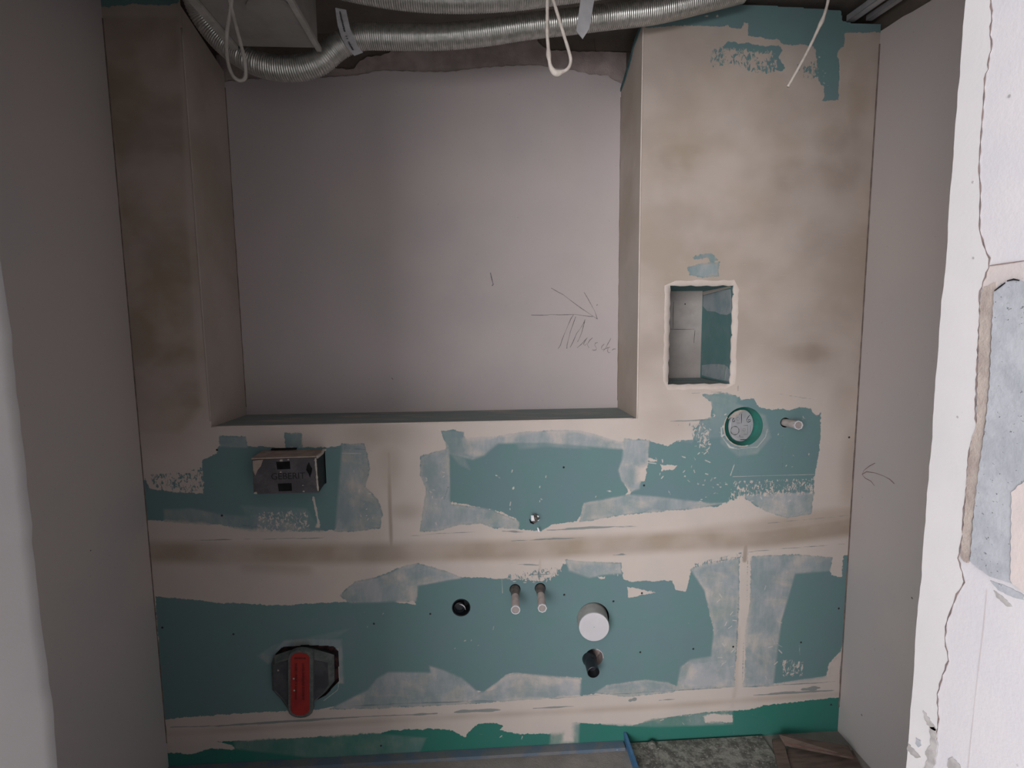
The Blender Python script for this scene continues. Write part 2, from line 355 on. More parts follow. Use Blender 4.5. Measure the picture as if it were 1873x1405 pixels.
GREENS = [
 [(258,872),(268,880),(272,893),(320,900),(372,903),(372,882),(366,858),(372,842),(395,829),(399,815),(452,816),(520,819),(600,818),(625,815),(632,822),(632,860),(637,888),(641,905),(636,925),(628,945),(618,970),(560,973),(500,971),(445,968),(400,960),(350,956),(300,954),(262,950)],
 [(820,826),(845,832),(865,838),(885,832),(905,818),(912,812),(960,812),(1000,812),(1050,818),(1110,822),(1138,819),(1140,842),(1135,858),(1138,875),(1150,900),(1135,912),(1120,920),(1095,918),(1068,922),(1065,935),(1055,953),(1010,960),(990,972),(945,968),(950,962),(945,948),(920,938),(880,928),(850,922),(822,918),(820,870)],
 [(1185,806),(1203,812),(1220,816),(1235,809),(1267,807),(1270,785),(1276,773),(1298,769),(1300,759),(1303,741),(1326,735),(1332,726),(1353,726),(1356,732),(1379,729),(1388,744),(1414,750),(1429,747),(1444,751),(1461,745),(1482,748),(1494,762),(1502,753),(1501,788),(1497,832),(1492,861),(1489,876),(1488,900),(1414,903),(1397,900),(1373,908),(1361,902),(1332,917),(1314,926),(1291,926),(1282,916),(1267,925),(1238,919),(1194,911),(1150,908),(1159,891),(1179,876),(1175,858),(1185,847),(1184,826)],
 [(284,1092),(330,1095),(400,1102),(460,1105),(520,1108),(580,1103),(640,1100),(700,1098),(750,1105),(758,1100),(762,1085),(760,1070),(800,1062),(830,1055),(880,1057),(940,1060),(990,1062),(1020,1050),(1030,1032),(1065,1045),(1080,1055),(1105,1048),(1135,1048),(1140,1060),(1150,1064),(1230,1062),(1235,1080),(1255,1082),(1265,1040),(1272,1035),(1275,1055),(1290,1075),(1295,1110),(1305,1150),(1310,1180),(1308,1205),(1265,1210),(1250,1220),(1240,1255),(1220,1250),(1180,1245),(1110,1255),(1085,1270),(1060,1273),(1062,1240),(990,1238),(940,1231),(925,1235),(910,1250),(885,1266),(870,1262),(862,1280),(800,1288),(700,1294),(622,1292),(560,1300),(494,1302),(400,1308),(298,1316)],
 [(1452,1043),(1468,1035),(1517,1033),(1521,1052),(1540,1056),(1543,1017),(1556,1015),(1549,1072),(1543,1173),(1537,1193),(1517,1212),(1511,1236),(1474,1245),(1406,1252),(1413,1202),(1428,1130),(1442,1083)],
 [(305,1377),(350,1380),(385,1370),(428,1371),(425,1363),(395,1357),(480,1353),(600,1347),(700,1340),(720,1336),(800,1333),(826,1336),(850,1348),(872,1324),(900,1322),(920,1328),(915,1335),(950,1343),(1030,1342),(1050,1322),(1100,1325),(1150,1328),(1200,1315),(1250,1308),(1290,1303),(1350,1300),(1385,1295),(1400,1290),(1450,1285),(1535,1275),(1535,1380),(300,1420)],
 [(1176,52),(1190,40),(1240,20),(1300,-12),(1640,-12),(1640,58),(1545,60),(1545,70),(1543,85),(1535,90),(1532,100),(1535,120),(1534,183),(1500,185),(1508,178),(1507,160),(1498,148),(1492,130),(1495,115),(1493,95),(1488,85),(1470,82),(1450,82),(1430,80),(1425,74),(1390,68),(1370,66),(1368,55),(1368,42),(1360,42),(1356,55),(1330,48),(1300,48),(1240,46)],
 [(1322,86),(1332,74),(1350,80),(1365,78),(1400,86),(1425,82),(1430,92),(1424,105),(1436,125),(1430,130),(1402,132),(1404,112),(1412,98),(1380,95),(1345,92),(1325,90)],
 [(170,-20),(335,-20),(325,6),(300,10),(250,6),(225,10),(186,13)],
 [(1266,470),(1290,464),(1302,462),(1313,476),(1302,482),(1294,471),(1270,475)],
 [(1258,490),(1280,482),(1315,480),(1314,505),(1285,508),(1262,503)],
 [(520,791),(552,792),(554,818),(522,820)],
 [(400,797),(450,798),(453,820),(402,818)],
 [(807,788),(828,787),(848,790),(850,802),(870,815),(890,832),(865,842),(820,832)],
 [(625,812),(665,812),(672,830),(676,860),(668,890),(692,915),(700,940),(696,966),(650,972),(612,973)],
 [(770,835),(790,828),(822,820),(824,922),(900,932),(950,955),(948,968),(905,966),(880,958),(840,960),(800,972),(768,972),(774,930),(780,895),(768,870)],
 [(1142,802),(1188,806),(1184,850),(1175,860),(1170,895),(1155,900),(1136,880),(1130,860),(1137,842)],
 [(1060,955),(1068,920),(1100,914),(1150,904),(1200,908),(1300,920),(1330,920),(1260,932),(1180,938),(1120,945)],
 [(1350,905),(1490,900),(1484,940),(1440,948),(1400,935)],
 [(672,1262),(690,1240),(710,1229),(787,1230),(785,1218),(810,1225),(845,1240),(875,1266),(900,1262),(925,1235),(945,1231),(1064,1241),(1062,1272),(900,1285),(700,1296),(600,1298)],
 [(1085,1268),(1110,1253),(1180,1243),(1222,1248),(1242,1258),(1230,1266),(1150,1275)],
 [(1262,1042),(1290,1030),(1352,1020),(1352,1100),(1344,1256),(1236,1264),(1244,1220),(1262,1206),(1300,1200),(1306,1150),(1288,1080)],
 [(1372,1018),(1450,1014),(1522,1020),(1520,1045),(1455,1050),(1430,1135),(1415,1254),(1358,1257),(1362,1150),(1373,1100)],
 [(620,1090),(650,1064),(690,1056),(740,1035),(765,1030),(830,1050),(845,1058),(765,1072),(762,1100),(700,1102),(640,1104)],
 [(1035,1024),(1075,1028),(1136,1030),(1138,1050),(1105,1052),(1078,1058),(1040,1045)],
 [(848,806),(905,800),(960,792),(1000,788),(1060,790),(1100,800),(1140,812),(1140,836),(1000,826),(905,832),(870,845)],
 [(1238,806),(1266,812),(1280,770),(1306,760),(1300,735),(1284,722),(1330,718),(1350,726),(1340,800)],
]
SPK = [
 [(275,868),(330,862),(372,852),(374,902),(320,900),(280,893)],
 [(1300,88),(1345,84),(1420,92),(1425,130),(1395,137),(1372,132),(1345,120),(1325,120),(1298,124)],
 [(1452,118),(1495,110),(1500,140),(1485,148),(1470,140)],
 [(1338,878),(1489,872),(1488,906),(1372,912),(1330,918)],
 [(1255,772),(1300,772),(1302,840),(1270,808)],
 [(470,935),(560,930),(570,972),(470,972)],
 [(925,1058),(930,1048),(1020,1035),(1030,1045),(1020,1058),(960,1064)],
 [(1265,1030),(1360,1008),(1360,1022),(1275,1040)],
 [(1425,1205),(1472,1205),(1470,1240),(1430,1240)],
]
PLAST_ADD = [
 [(1147,1074),(1165,1077),(1198,1084),(1150,1094)],
 [(1164,856),(1184,850),(1180,880),(1165,883)],
 [(1187,838),(1203,841),(1202,845),(1188,844)],
 [(1208,850),(1238,852),(1236,858),(1210,861)],
 [(1285,1310),(1300,1306),(1340,1308),(1340,1321),(1290,1322)],
 [(1028,1318),(1050,1318),(1048,1357),(1030,1357)],
 [(1345,94),(1372,97),(1410,94),(1415,103),(1400,112),(1365,106),(1350,101)],
 [(571,908),(574,908),(586,960),(584,966),(577,965),(580,955)],
 [(1361,42),(1369,42),(1367,64),(1356,60)],
 [(752,1075),(758,1095),(760,1106),(748,1106)],
 [(1095,1056),(1107,1055),(1105,1059),(1098,1060)],
 [(1362,1005),(1374,1005),(1372,1100),(1366,1160),(1360,1262),(1342,1262),(1352,1120)],
]
FILMS = [  # polygon, opacity
 (14, 0.75), (13, 0.55), (11, 0.35), (12, 0.6), (15, 0.85), (16, 0.9), (17, 0.85), (18, 0.95), (19, 0.9), (20, 0.75), (21, 0.85), (22, 0.9), (23, 0.9), (24, 0.9), (10, 0.55), (9, 0.25), (26, 0.3)]
print('grid', NXg, NZg)
Gf = np.full(gx.shape, -CL)
for p in GREENS: Gf = np.maximum(Gf, sdf(to2(p)))
for p in SPK[:3]: Gf = np.maximum(Gf, np.minimum(sdf(to2(p)), -0.004))
SPf = np.zeros(gx.shape)
for p in SPK: SPf = np.maximum(SPf, ss(sdf(to2(p)), -0.004, 0.010))
# dry-brush zones hover about the threshold so the noise breaks them up
Gf = np.where(SPf > 0.3, np.clip(Gf, -0.006, 0.016 - 0.010*SPf), Gf)
for p in PLAST_ADD: Gf = np.minimum(Gf, -sdf(to2(p)))
Ff = np.zeros(gx.shape)
for i, op in FILMS: Ff = np.maximum(Ff, op*ss(sdf(to2(GREENS[i])), -0.004, 0.007))
for poly, op in [([(300,932),(350,930),(400,940),(440,944),(470,940),(560,965),(600,975),(430,985),(420,968),(300,955)], 0.45),
                 ([(440,925),(560,930),(590,975),(470,978)], 0.25), ([(840,800),(905,798),(960,790),(1060,786),(1100,798),(1142,810),(1142,822),(1050,815),(1000,811),(960,811),(912,811),(904,817),(885,833),(865,838),(850,830)], 0.9), ([(940,805),(1000,800),(1060,803),(1080,822),(1000,817),(950,822)], 0.35),
                 ([(820,826),(850,838),(860,860),(840,850)], 0.3), ([(1300,1010),(1352,1010),(1350,1050),(1290,1060)], 0.35),
                 ([(850,1284),(885,1266),(925,1237),(945,1233),(1062,1243),(1060,1276)], 1.3), ([(1246,1256),(1262,1214),(1330,1206),(1345,1256)], 1.15),
                 ([(425,1345),(610,1335),(780,1350),(760,1392),(560,1385),(430,1370)], 0.25), ([(1100,1325),(1290,1303),(1340,1300),(1340,1325),(1200,1330)], 0.45),
                 ([(1010,1322),(1060,1322),(1058,1360),(1005,1362)], 0.5),
                 ([(500,1190),(520,1172),(560,1168),(625,1170),(628,1250),(615,1250),(615,1190)], 0.6), ([(470,1200),(500,1180),(640,1150),(600,1175),(490,1215)], 0.25),
                 ([(1400,1255),(1470,1243),(1515,1238),(1520,1215),(1540,1190),(1538,1250)], 1.3),
                 ([(1315,745),(1340,735),(1400,760),(1410,800),(1385,830),(1350,835),(1318,810)], 0.35)]:
    Ff = np.maximum(Ff, op*ss(sdf(to2(poly)), -0.006, 0.006))
Bf = np.zeros(gx.shape)
def blob(px, py, rx, ry, a, soft=True):
    global Bf
    c = F(px, py); sx = rx*0.00185; sz = ry*0.00185
    Bf = np.maximum(Bf, a*np.exp(-(((gx-c.x)/sx)**2 + ((gz-c.z)/sz)**2)**1.3))
def band(pts, hw, a, soft):
    global Bf
    Bf = np.maximum(Bf, a*ss(line(to2(pts), hw), -soft, soft))
col_l = sdf(to2([(150,20),(336,20),(352,400),(372,700),(375,745),(330,800),(240,800),(205,300)]))
Bf = np.maximum(Bf, 0.95*ss(col_l, -0.02, 0.03))
Bf = np.maximum(Bf, 0.64*ss(gz, RZ0-0.04, RZ0+0.25))  # brown filler above the sill; its tone also carries upper wall shade
for a in [(1225,150,60,110,.42),(1230,380,70,160,.42),(1215,640,45,120,.3),(1400,240,100,45,.42),(1500,320,150,60,.95),(1250,290,110,45,.85),(1570,170,38,150,.85),
          (1520,250,60,70,.9),(1560,480,35,70,.5),(1490,470,90,60,.4),(1440,540,90,60,.48),(1480,645,110,30,.95),(1440,590,70,30,.5),(1575,640,30,60,.6),(1410,155,45,25,.35),
          (1545,700,40,70,.42),(1555,860,20,90,.4),(700,795,60,26,.62),(712,840,22,50,.5),(745,935,30,16,.42),(1210,770,60,40,.45),(1200,710,60,60,.35),(1340,150,40,30,.28),(1230,70,70,20,.5),
          (290,790,60,40,.6),(330,720,60,60,.6),(1395,1330,10,10,0)]: blob(*a)
band([(285,1010),(500,1014),(720,1012),(800,1008),(950,1006),(1100,998),(1250,990),(1400,985),(1555,962)], 0.036, 0.78, 0.018)
band([(450,1035),(560,1042)], 0.02, 0.5, 0.02)
band([(1250,985),(1450,955),(1560,940)], 0.03, 0.6, 0.02)
band([(711,830),(713,920),(716,1003)], 0.006, 0.75, 0.004)
band([(1364,1000),(1362,1025)], 0.008, 0.9, 0.004)
band([(1350,1150),(1345,1260),(1340,1290)], 0.008, 0.35, 0.008)
band([(305,1343),(750,1316),(1200,1293),(1530,1270)], 0.010, 0.42, 0.012)
band([(987,985),(988,1040)], 0.004, 0.4, 0.003)
Df = np.full(gx.shape, -CL)
for pts, hw in [([(355,988),(470,986),(630,984)], .0016), ([(410,956),(470,964)], .001), ([(740,982),(800,976),(880,973)], .001), ([(918,972),(960,973)], .0035), ([(1000,970),(1080,965),(1168,963)], .0042),
                ([(935,990),(1000,986),(1068,984)], .0028), ([(930,1031),(985,1034)], .002), ([(1120,1015),(1150,1014)], .003), ([(1405,957),(1460,952),(1552,943)], .0012),
                ([(1370,1010),(1420,1005),(1545,995)], .0014), ([(1300,1030),(1352,1018)], .0012), ([(985,1040),(987,1066)], .004), ([(986,1052),(970,1052),(1010,1050)], .002),
                ([(622,1292),(720,1288),(800,1285),(925,1281)], .0022), ([(970,1281),(1085,1272),(1230,1264),(1342,1257)], .0016),
                ([(310,1330),(400,1328),(490,1322),(600,1315),(700,1309),(760,1307)], .0042), ([(750,1308),(800,1305)], .005), ([(830,1303),(870,1300),(915,1299)], .0075), ([(975,1296),(1050,1292)], .003),
                ([(1150,1282),(1165,1278)], .008), ([(1205,1281),(1235,1279)], .003), ([(1358,1257),(1450,1252),(1528,1247)], .0020), ([(1378,1272),(1450,1267),(1526,1263)], .0048), ([(1465,1262),(1500,1258)], .009),
                ([(1368,1010),(1366,1100)], .0006), ([(1351,1090),(1344,1250)], .0012), ([(1360,1170),(1358,1256)], .0012),
                ([(1350,808),(1350,880)], .0008), ([(1431,790),(1431,865)], .0010), ([(1225,771),(1300,768)], .0022), ([(1240,777),(1242,778)], .003), ([(590,822),(640,820),(680,824)], .0010),
                ([(1350,705),(1350,720)], .0008), ([(1420,720),(1490,731)], .0008), ([(265,875),(270,900)], .004), ([(812,916),(820,890)], .0012), ([(1343,1310),(1342,1350)], .0007), ([(1265,719),(1320,717)], .001), ([(1540,1200),(1536,1250)], .004)]:
    Df = np.maximum(Df, line(to2(pts), hw, True))
Wf = np.full(gx.shape, -CL)
for pts, hw in [([(938,896),(940,890)], .004), ([(933,925),(934,918)], .0018), ([(936,864),(937,860)], .002), ([(998,874),(999,870)], .0016), ([(1110,898),(1119,899)], .003), ([(1252,872),(1254,870)], .005),
                ([(1184,846),(1200,848)], .002), ([(919,1085),(918,1060)], .0012), ([(902,1152),(903,1146)], .0012), ([(1355,820),(1385,818),(1400,800),(1404,785)], .0012), ([(1321,800),(1335,818),(1352,822)], .003),
                ([(1319,782),(1320,795)], .002), ([(1336,870),(1343,850)], .0016), ([(1290,842),(1299,846)], .002), ([(1340,872),(1400,870),(1490,868)], .0008), ([(1480,1220),(1462,1216)], .0), ([(575,915),(583,960)], .002),
                ([(618,1186),(620,1240)], .0016), ([(592,1282),(618,1262),(621,1240)], .0012), ([(1459,1222),(1462,1210)], .006), ([(1466,1228),(1468,1215)], .004), ([(1450,1220),(1452,1214)], .003), ([(1440,1228),(1443,1220)], .0022),
                ([(1288,30),(1296,29)], .0026), ([(1310,29),(1314,30)], .005), ([(1463,1198),(1462,1180)], .001), ([(779,873),(781,878)], .0025), ([(669,944),(672,943)], .003), ([(670,932),(671,931)], .002),
                ([(1516,118),(1498,122)], .0), ([(626,829),(660,830)], .0015), ([(1350,700),(1345,725)], .0)]:
    if hw > 0: Wf = np.maximum(Wf, line(to2(pts), hw, hw > 0.002))
random.seed(8)
for x0, y0, x1, y1, nn, ln in ((1200,820,1300,900,16,5),(1275,870,1345,915,22,3),(1300,740,1330,800,10,3),(1268,780,1300,830,14,4),(1400,755,1490,860,10,3),(905,1050,1010,1066,14,5),(1310,1060,1345,1240,16,8),(1400,1060,1425,1240,10,8),(640,830,690,960,10,4),(775,840,810,960,10,4),(870,860,1100,940,7,3),(660,1110,1050,1220,6,3),(1120,1040,1140,1060,5,3),(330,862,372,895,14,3),(480,935,565,970,22,3),(1150,1300,1345,1325,10,6),(860,1325,960,1350,8,5),(1365,905,1480,940,12,5),(1488,100,1530,170,8,2)):
    for _ in range(nn):
        px = random.uniform(x0, x1); py = random.uniform(y0, y1); an_ = random.gauss(0, 1.2)
        Wf = np.maximum(Wf, line(to2([(px, py), (px+ln*math.cos(an_), py+ln*math.sin(an_))]), random.uniform(0.0008, 0.0022)))
Lf = ss(-(gz - (CAMZ-1.385)), -0.006, 0.0)
# faces, leaving out the openings
CIRC = [(F(1360, 780.5), 0.070), (F(942, 1078), 0.0195), (F(988, 1076), 0.0195), (F(1436, 773), 0.0175), (F(1085, 1130), 0.058), (F(1086, 1203), 0.034), (F(843.5, 1111.5), 0.0325)]
DRAIN = to2([(504,1196),(516,1184),(560,1180),(610,1182),(619,1192),(620,1246),(596,1272),(570,1285),(530,1285),(504,1262),(500,1220)])
VX, VZ = gx.copy(), gz.copy()
cx = (xs[:-1]+xs[1:])/2; cz = (zs[:-1]+zs[1:])/2; CX, CZ = np.meshgrid(cx, cz)
keep = np.ones(CX.shape, bool)
def topline(x):   # upper rim of the boards
    P = np.array([(v.x, v.z) for v in (F(px, py) for px, py in [(160,-20),(330,-15),(345,20),(1174,44),(1180,42),(1235,27),(1300,8),(1400,10),(1538,19),(1541,38),(1560,43),(1640,44)])])
    return np.interp(x, P[:, 0], P[:, 1])
keep &= ~((CX > RX0) & (CX < RX1) & (CZ > RZ0))
keep &= ~((CX > NX0) & (CX < NX1) & (CZ > NZ0) & (CZ < NZ1))
keep &= ~((CX > BX0) & (CX < BX1) & (CZ > BZ0) & (CZ < BZ1))
keep &= CZ < topline(CX)
for c, r in CIRC: keep &= (CX-c.x)**2 + (CZ-c.z)**2 > r*r
_gx, _gz = gx, gz
gx, gz = CX.ravel(), CZ.ravel(); dsd = sdf(DRAIN).reshape(CX.shape); gx, gz = _gx, _gz
keep &= dsd < 0
for c, r in CIRC:     # snap the rims of the round holes onto true circles
    d = np.hypot(VX-c.x, VZ-c.z); m = (d < r+0.0032) & (d > r-0.0032)
    VX[m] = c.x + (VX[m]-c.x)*r/d[m]; VZ[m] = c.z + (VZ[m]-c.z)*r/d[m]
jj, ii = np.nonzero(keep); i0 = jj*NXg + ii
quads = np.stack([i0, i0+1, i0+1+NXg, i0+NXg], 1)
used = np.zeros(len(gx), bool); used[quads.ravel()] = True
remap = np.cumsum(used)-1; quads = remap[quads]
relief = np.array([0.0]*len(gx))
co = np.zeros((used.sum(), 3), np.float32); co[:, 0] = VX[used]; co[:, 2] = VZ[used]
me = bpy.data.meshes.new('wall_front')
me.vertices.add(len(co)); me.vertices.foreach_set('co', co.ravel())
me.loops.add(quads.size); me.loops.foreach_set('vertex_index', quads.ravel().astype(np.int32))
me.polygons.add(len(quads)); me.polygons.foreach_set('loop_start', (np.arange(len(quads))*4).astype(np.int32))
me.update(calc_edges=True); me.validate()
for nm, arr in (('green', Gf), ('film', Ff), ('brown', np.clip(Bf, 0, 1)), ('speck', SPf), ('low', Lf), ('dark', Df), ('white', Wf)):
    at = me.attributes.new(nm, 'FLOAT', 'POINT'); at.data.foreach_set('value', arr[used].astype(np.float32))
wall = struct(link('wall_front', me, 'wall'))
# ---- board thickness along the top, returns of the recess, the sill
def quad_grid(name, a, bb, c, d, mat, parent, n=1):
    return mesh(name, [a, bb, c, d], [(0, 1, 2, 3)], mat, parent)
def slab(name, pts_xz, y0, y1, mat, parent=None):
    f = [Vector((x, y0, z)) for x, z in pts_xz]; return mesh(name, *prism(f, [Vector((v.x, y1, v.z)) for v in f]), mat, parent)
# left return: board running back, its front corner carried by a bead
def yz_slab(name, pts_yz, x0, x1, mat, parent=None):
    f = [Vector((x0, y, z)) for y, z in pts_yz]; return mesh(name, *prism(f, [Vector((x1, v.y, v.z)) for v in f]), mat, parent)
zt_l = CAMZ+1.0
yz_slab('recess_return', [(0.0012, RZ0), (DEP, RZ0), (DEP, CAMZ+0.93), (0.0012, zt_l)], RX0, RX0-0.0125, 'return', wall)
yz_slab('recess_return', [(0.0012, RZ0), (DEP, RZ0), (DEP, CAMZ+0.885), (0.2, CAMZ+0.895), (0.13, CAMZ+0.925), (0.09, CAMZ+0.955), (0.0012, RTOP)], RX1, RX1+0.0125, 'return', wall)
yz_slab('board_edge', [(0, RTOP), (0.09, CAMZ+0.955), (0.13, CAMZ+0.925), (0.2, CAMZ+0.895), (DEP, CAMZ+0.885), (DEP, CAMZ+0.897), (0.2, CAMZ+0.915), (0.13, CAMZ+0.945), (0.09, CAMZ+0.972), (0, RTOP+0.012)], RX1-0.003, RX1+0.012, 'edge', wall)
mesh('recess_sill', *boxv(RX0, RX1, 0.0012, DEP, RZ0-0.0125, RZ0), 'sill', wall)
def bead(name, pts, r, mat='bead'):
    return mesh(name, *tube(resample(smoothpath(pts, 6), 0.02), r, 8), mat, wall, True)
bead('corner_bead', [(RX1+0.002, -0.0002, RZ0), (RX1+0.0015, -0.0002, CAMZ+0.3), (RX1+0.002, -0.0002, RTOP)], 0.0028)
bead('corner_bead', [(RX0-0.001, 0.0002, RZ0+0.02), (RX0-0.002, 0.0, CAMZ+0.3), (RX0-0.001, 0.0, CAMZ+0.95)], 0.0030, 'return')
bead('corner_bead', [(RX0, 0.0003, RZ0+0.0006), (0, 0.0, RZ0), (RX1, 0.0003, RZ0)], 0.0025)
# ---- niche lining
yz_slab('niche_side', [(0.0012, NZ0), (DEP, NZ0+0.002), (DEP, NZ1), (0.0012, NZ1)], NX1, NX1+0.0125, 'nichegreen', wall)
yz_slab('niche_side', [(0.0012, NZ0), (DEP, NZ0+0.002), (DEP, NZ1), (0.0012, NZ1)], NX0, NX0-0.0125, 'nichegreen', wall)
mesh('niche_top', *boxv(NX0-0.01, NX1+0.01, 0.0012, DEP, NZ1, NZ1+0.0125), 'nichegreen', wall)
mesh('niche_bottom', *boxv(NX0-0.01, NX1+0.01, 0.0012, DEP, NZ0-0.0125, NZ0), 'sill', wall)
mesh('niche_back', *boxv(NX0-0.01, NX1+0.01, DEP-0.002, DEP+0.01, NZ0-0.01, NZ1+0.01), 'lime', wall)
# filler smears on the right cheek of the niche
def xpoly(name, pts, X, mat, parent, th=0.001):
    a = [FX(px, py, X) for px, py in pts]; return mesh(name, *prism([v - Vector((th, 0, 0)) for v in a], a), mat, parent)
xpoly('filler_smear', [(1287,541),(1300,538),(1318,532),(1336,529),(1338,560),(1337,572),(1330,576),(1318,575),(1308,570),(1294,569),(1286,560)], NX1, 'nichefilm', wall)
xpoly('filler_smear', [(1284,668),(1300,666),(1318,666),(1330,670),(1336,680),(1336,698),(1318,695),(1292,689),(1284,686)], NX1, 'nichefilm', wall)
xpoly('filler_smear', [(1313,666),(1326,667),(1330,672),(1328,678),(1326,695),(1324,695),(1325,678),(1316,672)], NX1-0.0012, 'sill', wall)
xpoly('tape_edge', [(1285,534),(1336,523),(1337,526),(1320,531),(1287,540)], NX1, 'return', wall)
def ystroke(name, strokes, Y, w, mat, parent):
    return mesh(name, *stroke_mesh([[F(px, py, Y) for px, py in s] for s in strokes], w, (0, -1, 0)), mat, parent)
ystroke('block_joint', [[(1226,602),(1240,602.5),(1256,602.5),(1270,602)], [(1232,552),(1231,575),(1231,601)], [(1271,604),(1270,615),(1269,628)]], DEP-0.002, 0.0016, 'dark', wall)
# niche rim: raised filler frame with a wavy inner edge
def rim_pts():
    random.seed(3); loop_o = []; loop_i = []
    def side(p, q, n, out):
        for k in range(n):
            t = k/n; x = p[0]+(q[0]-p[0])*t; z = p[1]+(q[1]-p[1])*t
            w = 0.0018*math.sin(k*2.1)+random.uniform(-0.001, 0.001)
            loop_i.append(Vector((x - out[0]*(0.0015+w), -0.0010, z - out[1]*(0.0015+w))))
            ww = 0.017+random.uniform(-0.002, 0.002)
            loop_o.append(Vector((x + out[0]*ww, -0.00015, z + out[1]*ww)))
    side((NX0, NZ0), (NX1, NZ0), 12, (0, -1)); side((NX1, NZ0), (NX1, NZ1), 22, (1, 0))
    side((NX1, NZ1), (NX0, NZ1), 12, (0, 1)); side((NX0, NZ1), (NX0, NZ0), 22, (-1, 0))
    n = len(loop_o); back = [Vector((v.x, 0.006, v.z)) for v in loop_i]
    vs = loop_o + loop_i + back
    fs = [(i, (i+1) % n, n+(i+1) % n, n+i) for i in range(n)] + [(n+i, n+(i+1) % n, 2*n+(i+1) % n, 2*n+i) for i in range(n)]
    return vs, fs
mesh('filler_frame', *rim_pts(), 'bead', wall, True)
# ---- screws showing in the boards
SCREWS = [(406,943),(397,823),(684,1141),(787,1123),(1031,855),(1178,888),(1032,1088),(1122,1100),(1174,1085),(1171,1193),(1268,1187),(427,1160),(297,1148),(697,1364),(1534,1113),(1465,1175),(1341,1183),(1553,800),(1520,1289),(718,692)]
def screw(px, py, Y, parent, r=0.0038):
    c = F(px, py, Y); vs = []; n = 12
    for rr, y in ((r, -0.0006), (r*0.8, -0.0012), (r*0.3, -0.0004)):
        vs += [Vector((c.x+rr*math.cos(2*math.pi*i/n), Y+y, c.z+rr*math.sin(2*math.pi*i/n))) for i in range(n)]
    fs = [(k*n+i, k*n+(i+1) % n, (k+1)*n+(i+1) % n, (k+1)*n+i) for k in range(2) for i in range(n)] + [tuple(range(2*n, 3*n))]
    return mesh('screw_head', vs, fs, 'boxdark', parent)
for px, py in SCREWS[:-1]: screw(px, py, 0, wall)
# ------------------------------------------------------------------ wall behind the recess
back = struct(mesh('wall_back', *boxv(XL-0.1, XR+0.1, DEP+0.018, DEP+0.12, 0, CEIL), 'rough2'))
pl_edge = [(395,152),(450,146),(530,144),(600,141),(650,139),(669,136),(692,130),(746,130),(790,131),(823,131),(870,126),(930,121),(980,118),(1010,122),(1047,128),(1079,136),(1111,139),(1130,150),(1138,152)]
pe = [F(px, py, DEP) for px, py in resample([Vector((x, y, 0)) for x, y in pl_edge], 7) for px, py in [(px, py)]] if False else [F(v.x, v.y + 1.2*math.sin(v.x*0.31)+0.9*math.sin(v.x*0.93), DEP) for v in resample([Vector((x, y, 0)) for x, y in pl_edge], 7)]
poly = [(RX0-0.02, RZ0-0.02)] + [(v.x, v.z) for v in pe] + [(RX1+0.02, pe[-1].z), (RX1+0.02, RZ0-0.02)]
def ragged(name, poly, y0, y1, mat, parent):
    return slab(name, poly, y0, y1, mat, parent)
rp = ragged('plaster_coat', poly, DEP, DEP+0.018, 'back', back)
r2 = [(395,100),(560,118),(645,128),(658,112),(672,104),(700,101),(720,92),(780,93),(830,86),(890,76),(935,68),(981,63),(984,78),(992,84),(1004,92),(1040,93),(1060,95),(1100,94),(1145,96)]
q = [F(v.x, v.y + 1.0*math.sin(v.x*0.4), DEP+0.006) for v in resample([Vector((x, y, 0)) for x, y in r2], 8)]
ragged('mortar_coat', [(RX0-0.02, CAMZ+0.85)] + [(v.x, v.z) for v in q] + [(RX1+0.02, q[-1].z), (RX1+0.02, CAMZ+0.85)], DEP+0.006, DEP+0.0179, 'rough1', back)
bl = [F(1084,50,DEP+0.012), F(1190,50,DEP+0.012), F(1190,95,DEP+0.012), F(1090,93,DEP+0.012)]
mesh('masonry_block', *prism(bl, [Vector((v.x, DEP+0.0178, v.z)) for v in bl]), 'rough2', back)
lump = [F(x, y, DEP-0.012) for x, y in [(703,85),(720,82),(745,84),(750,87),(725,88),(706,88)]]
mesh('mortar_crumb', *prism(lump, [v + Vector((0, 0.018, 0)) for v in lump]), 'rough1', back)
# pencil writing and marks on the pale plaster
sc = 150/1317.0
def Z7(pts): return [(1000+x*sc, 520+y*sc) for x, y in pts]
words = [Z7(p) for p in [
 [(70,60),(180,125),(260,165),(350,235),(450,310),(560,390),(680,470),(770,530),(815,560)],
 [(600,130),(660,230),(720,340),(770,430),(800,520),(812,558)],
 [(-250,495),(-100,498),(0,496),(60,488),(200,492),(330,490),(450,485),(560,500),(680,515),(740,520)],
 [(430,490),(390,550),(350,640),(300,760),(250,880),(220,980),(180,1040)],
 [(465,520),(430,620),(380,760),(350,880),(325,980),(322,1035)],
 [(375,1015),(420,930),(480,790),(540,710),(590,630),(618,565)],
 [(612,590),(590,670),(560,780),(520,880),(495,925)],
 [(490,1020),(560,960),(620,890),(655,855),(620,900),(590,960),(610,985),(650,950)],
 [(735,860),(690,900),(660,950),(655,980),(680,1020)],
 [(820,935),(780,945),(770,980),(800,1030),(790,1055),(750,1060),(730,1050)],
 [(925,960),(890,990),(875,1030),(890,1050),(930,1040)],
 [(1030,870),(990,940),(950,1020),(905,1078)],
 [(940,1040),(980,1020),(1025,1005),(985,1030),(975,1070),(990,1100),(1020,1095)],
 [(1045,1060),(1075,1040),(1110,1040)]]]
ystroke('pencil_writing', words, DEP, 0.0024, 'pencil', back)
ystroke('pencil_mark', [[(897,499),(899,508),(902,520)], [(903,519),(900,523)]], DEP, 0.0036, 'pencil', back)
ystroke('pencil_mark', [[(716,691),(719,694)], [(1091,559),(1093,557)]], DEP, 0.003, 'pencil', back)
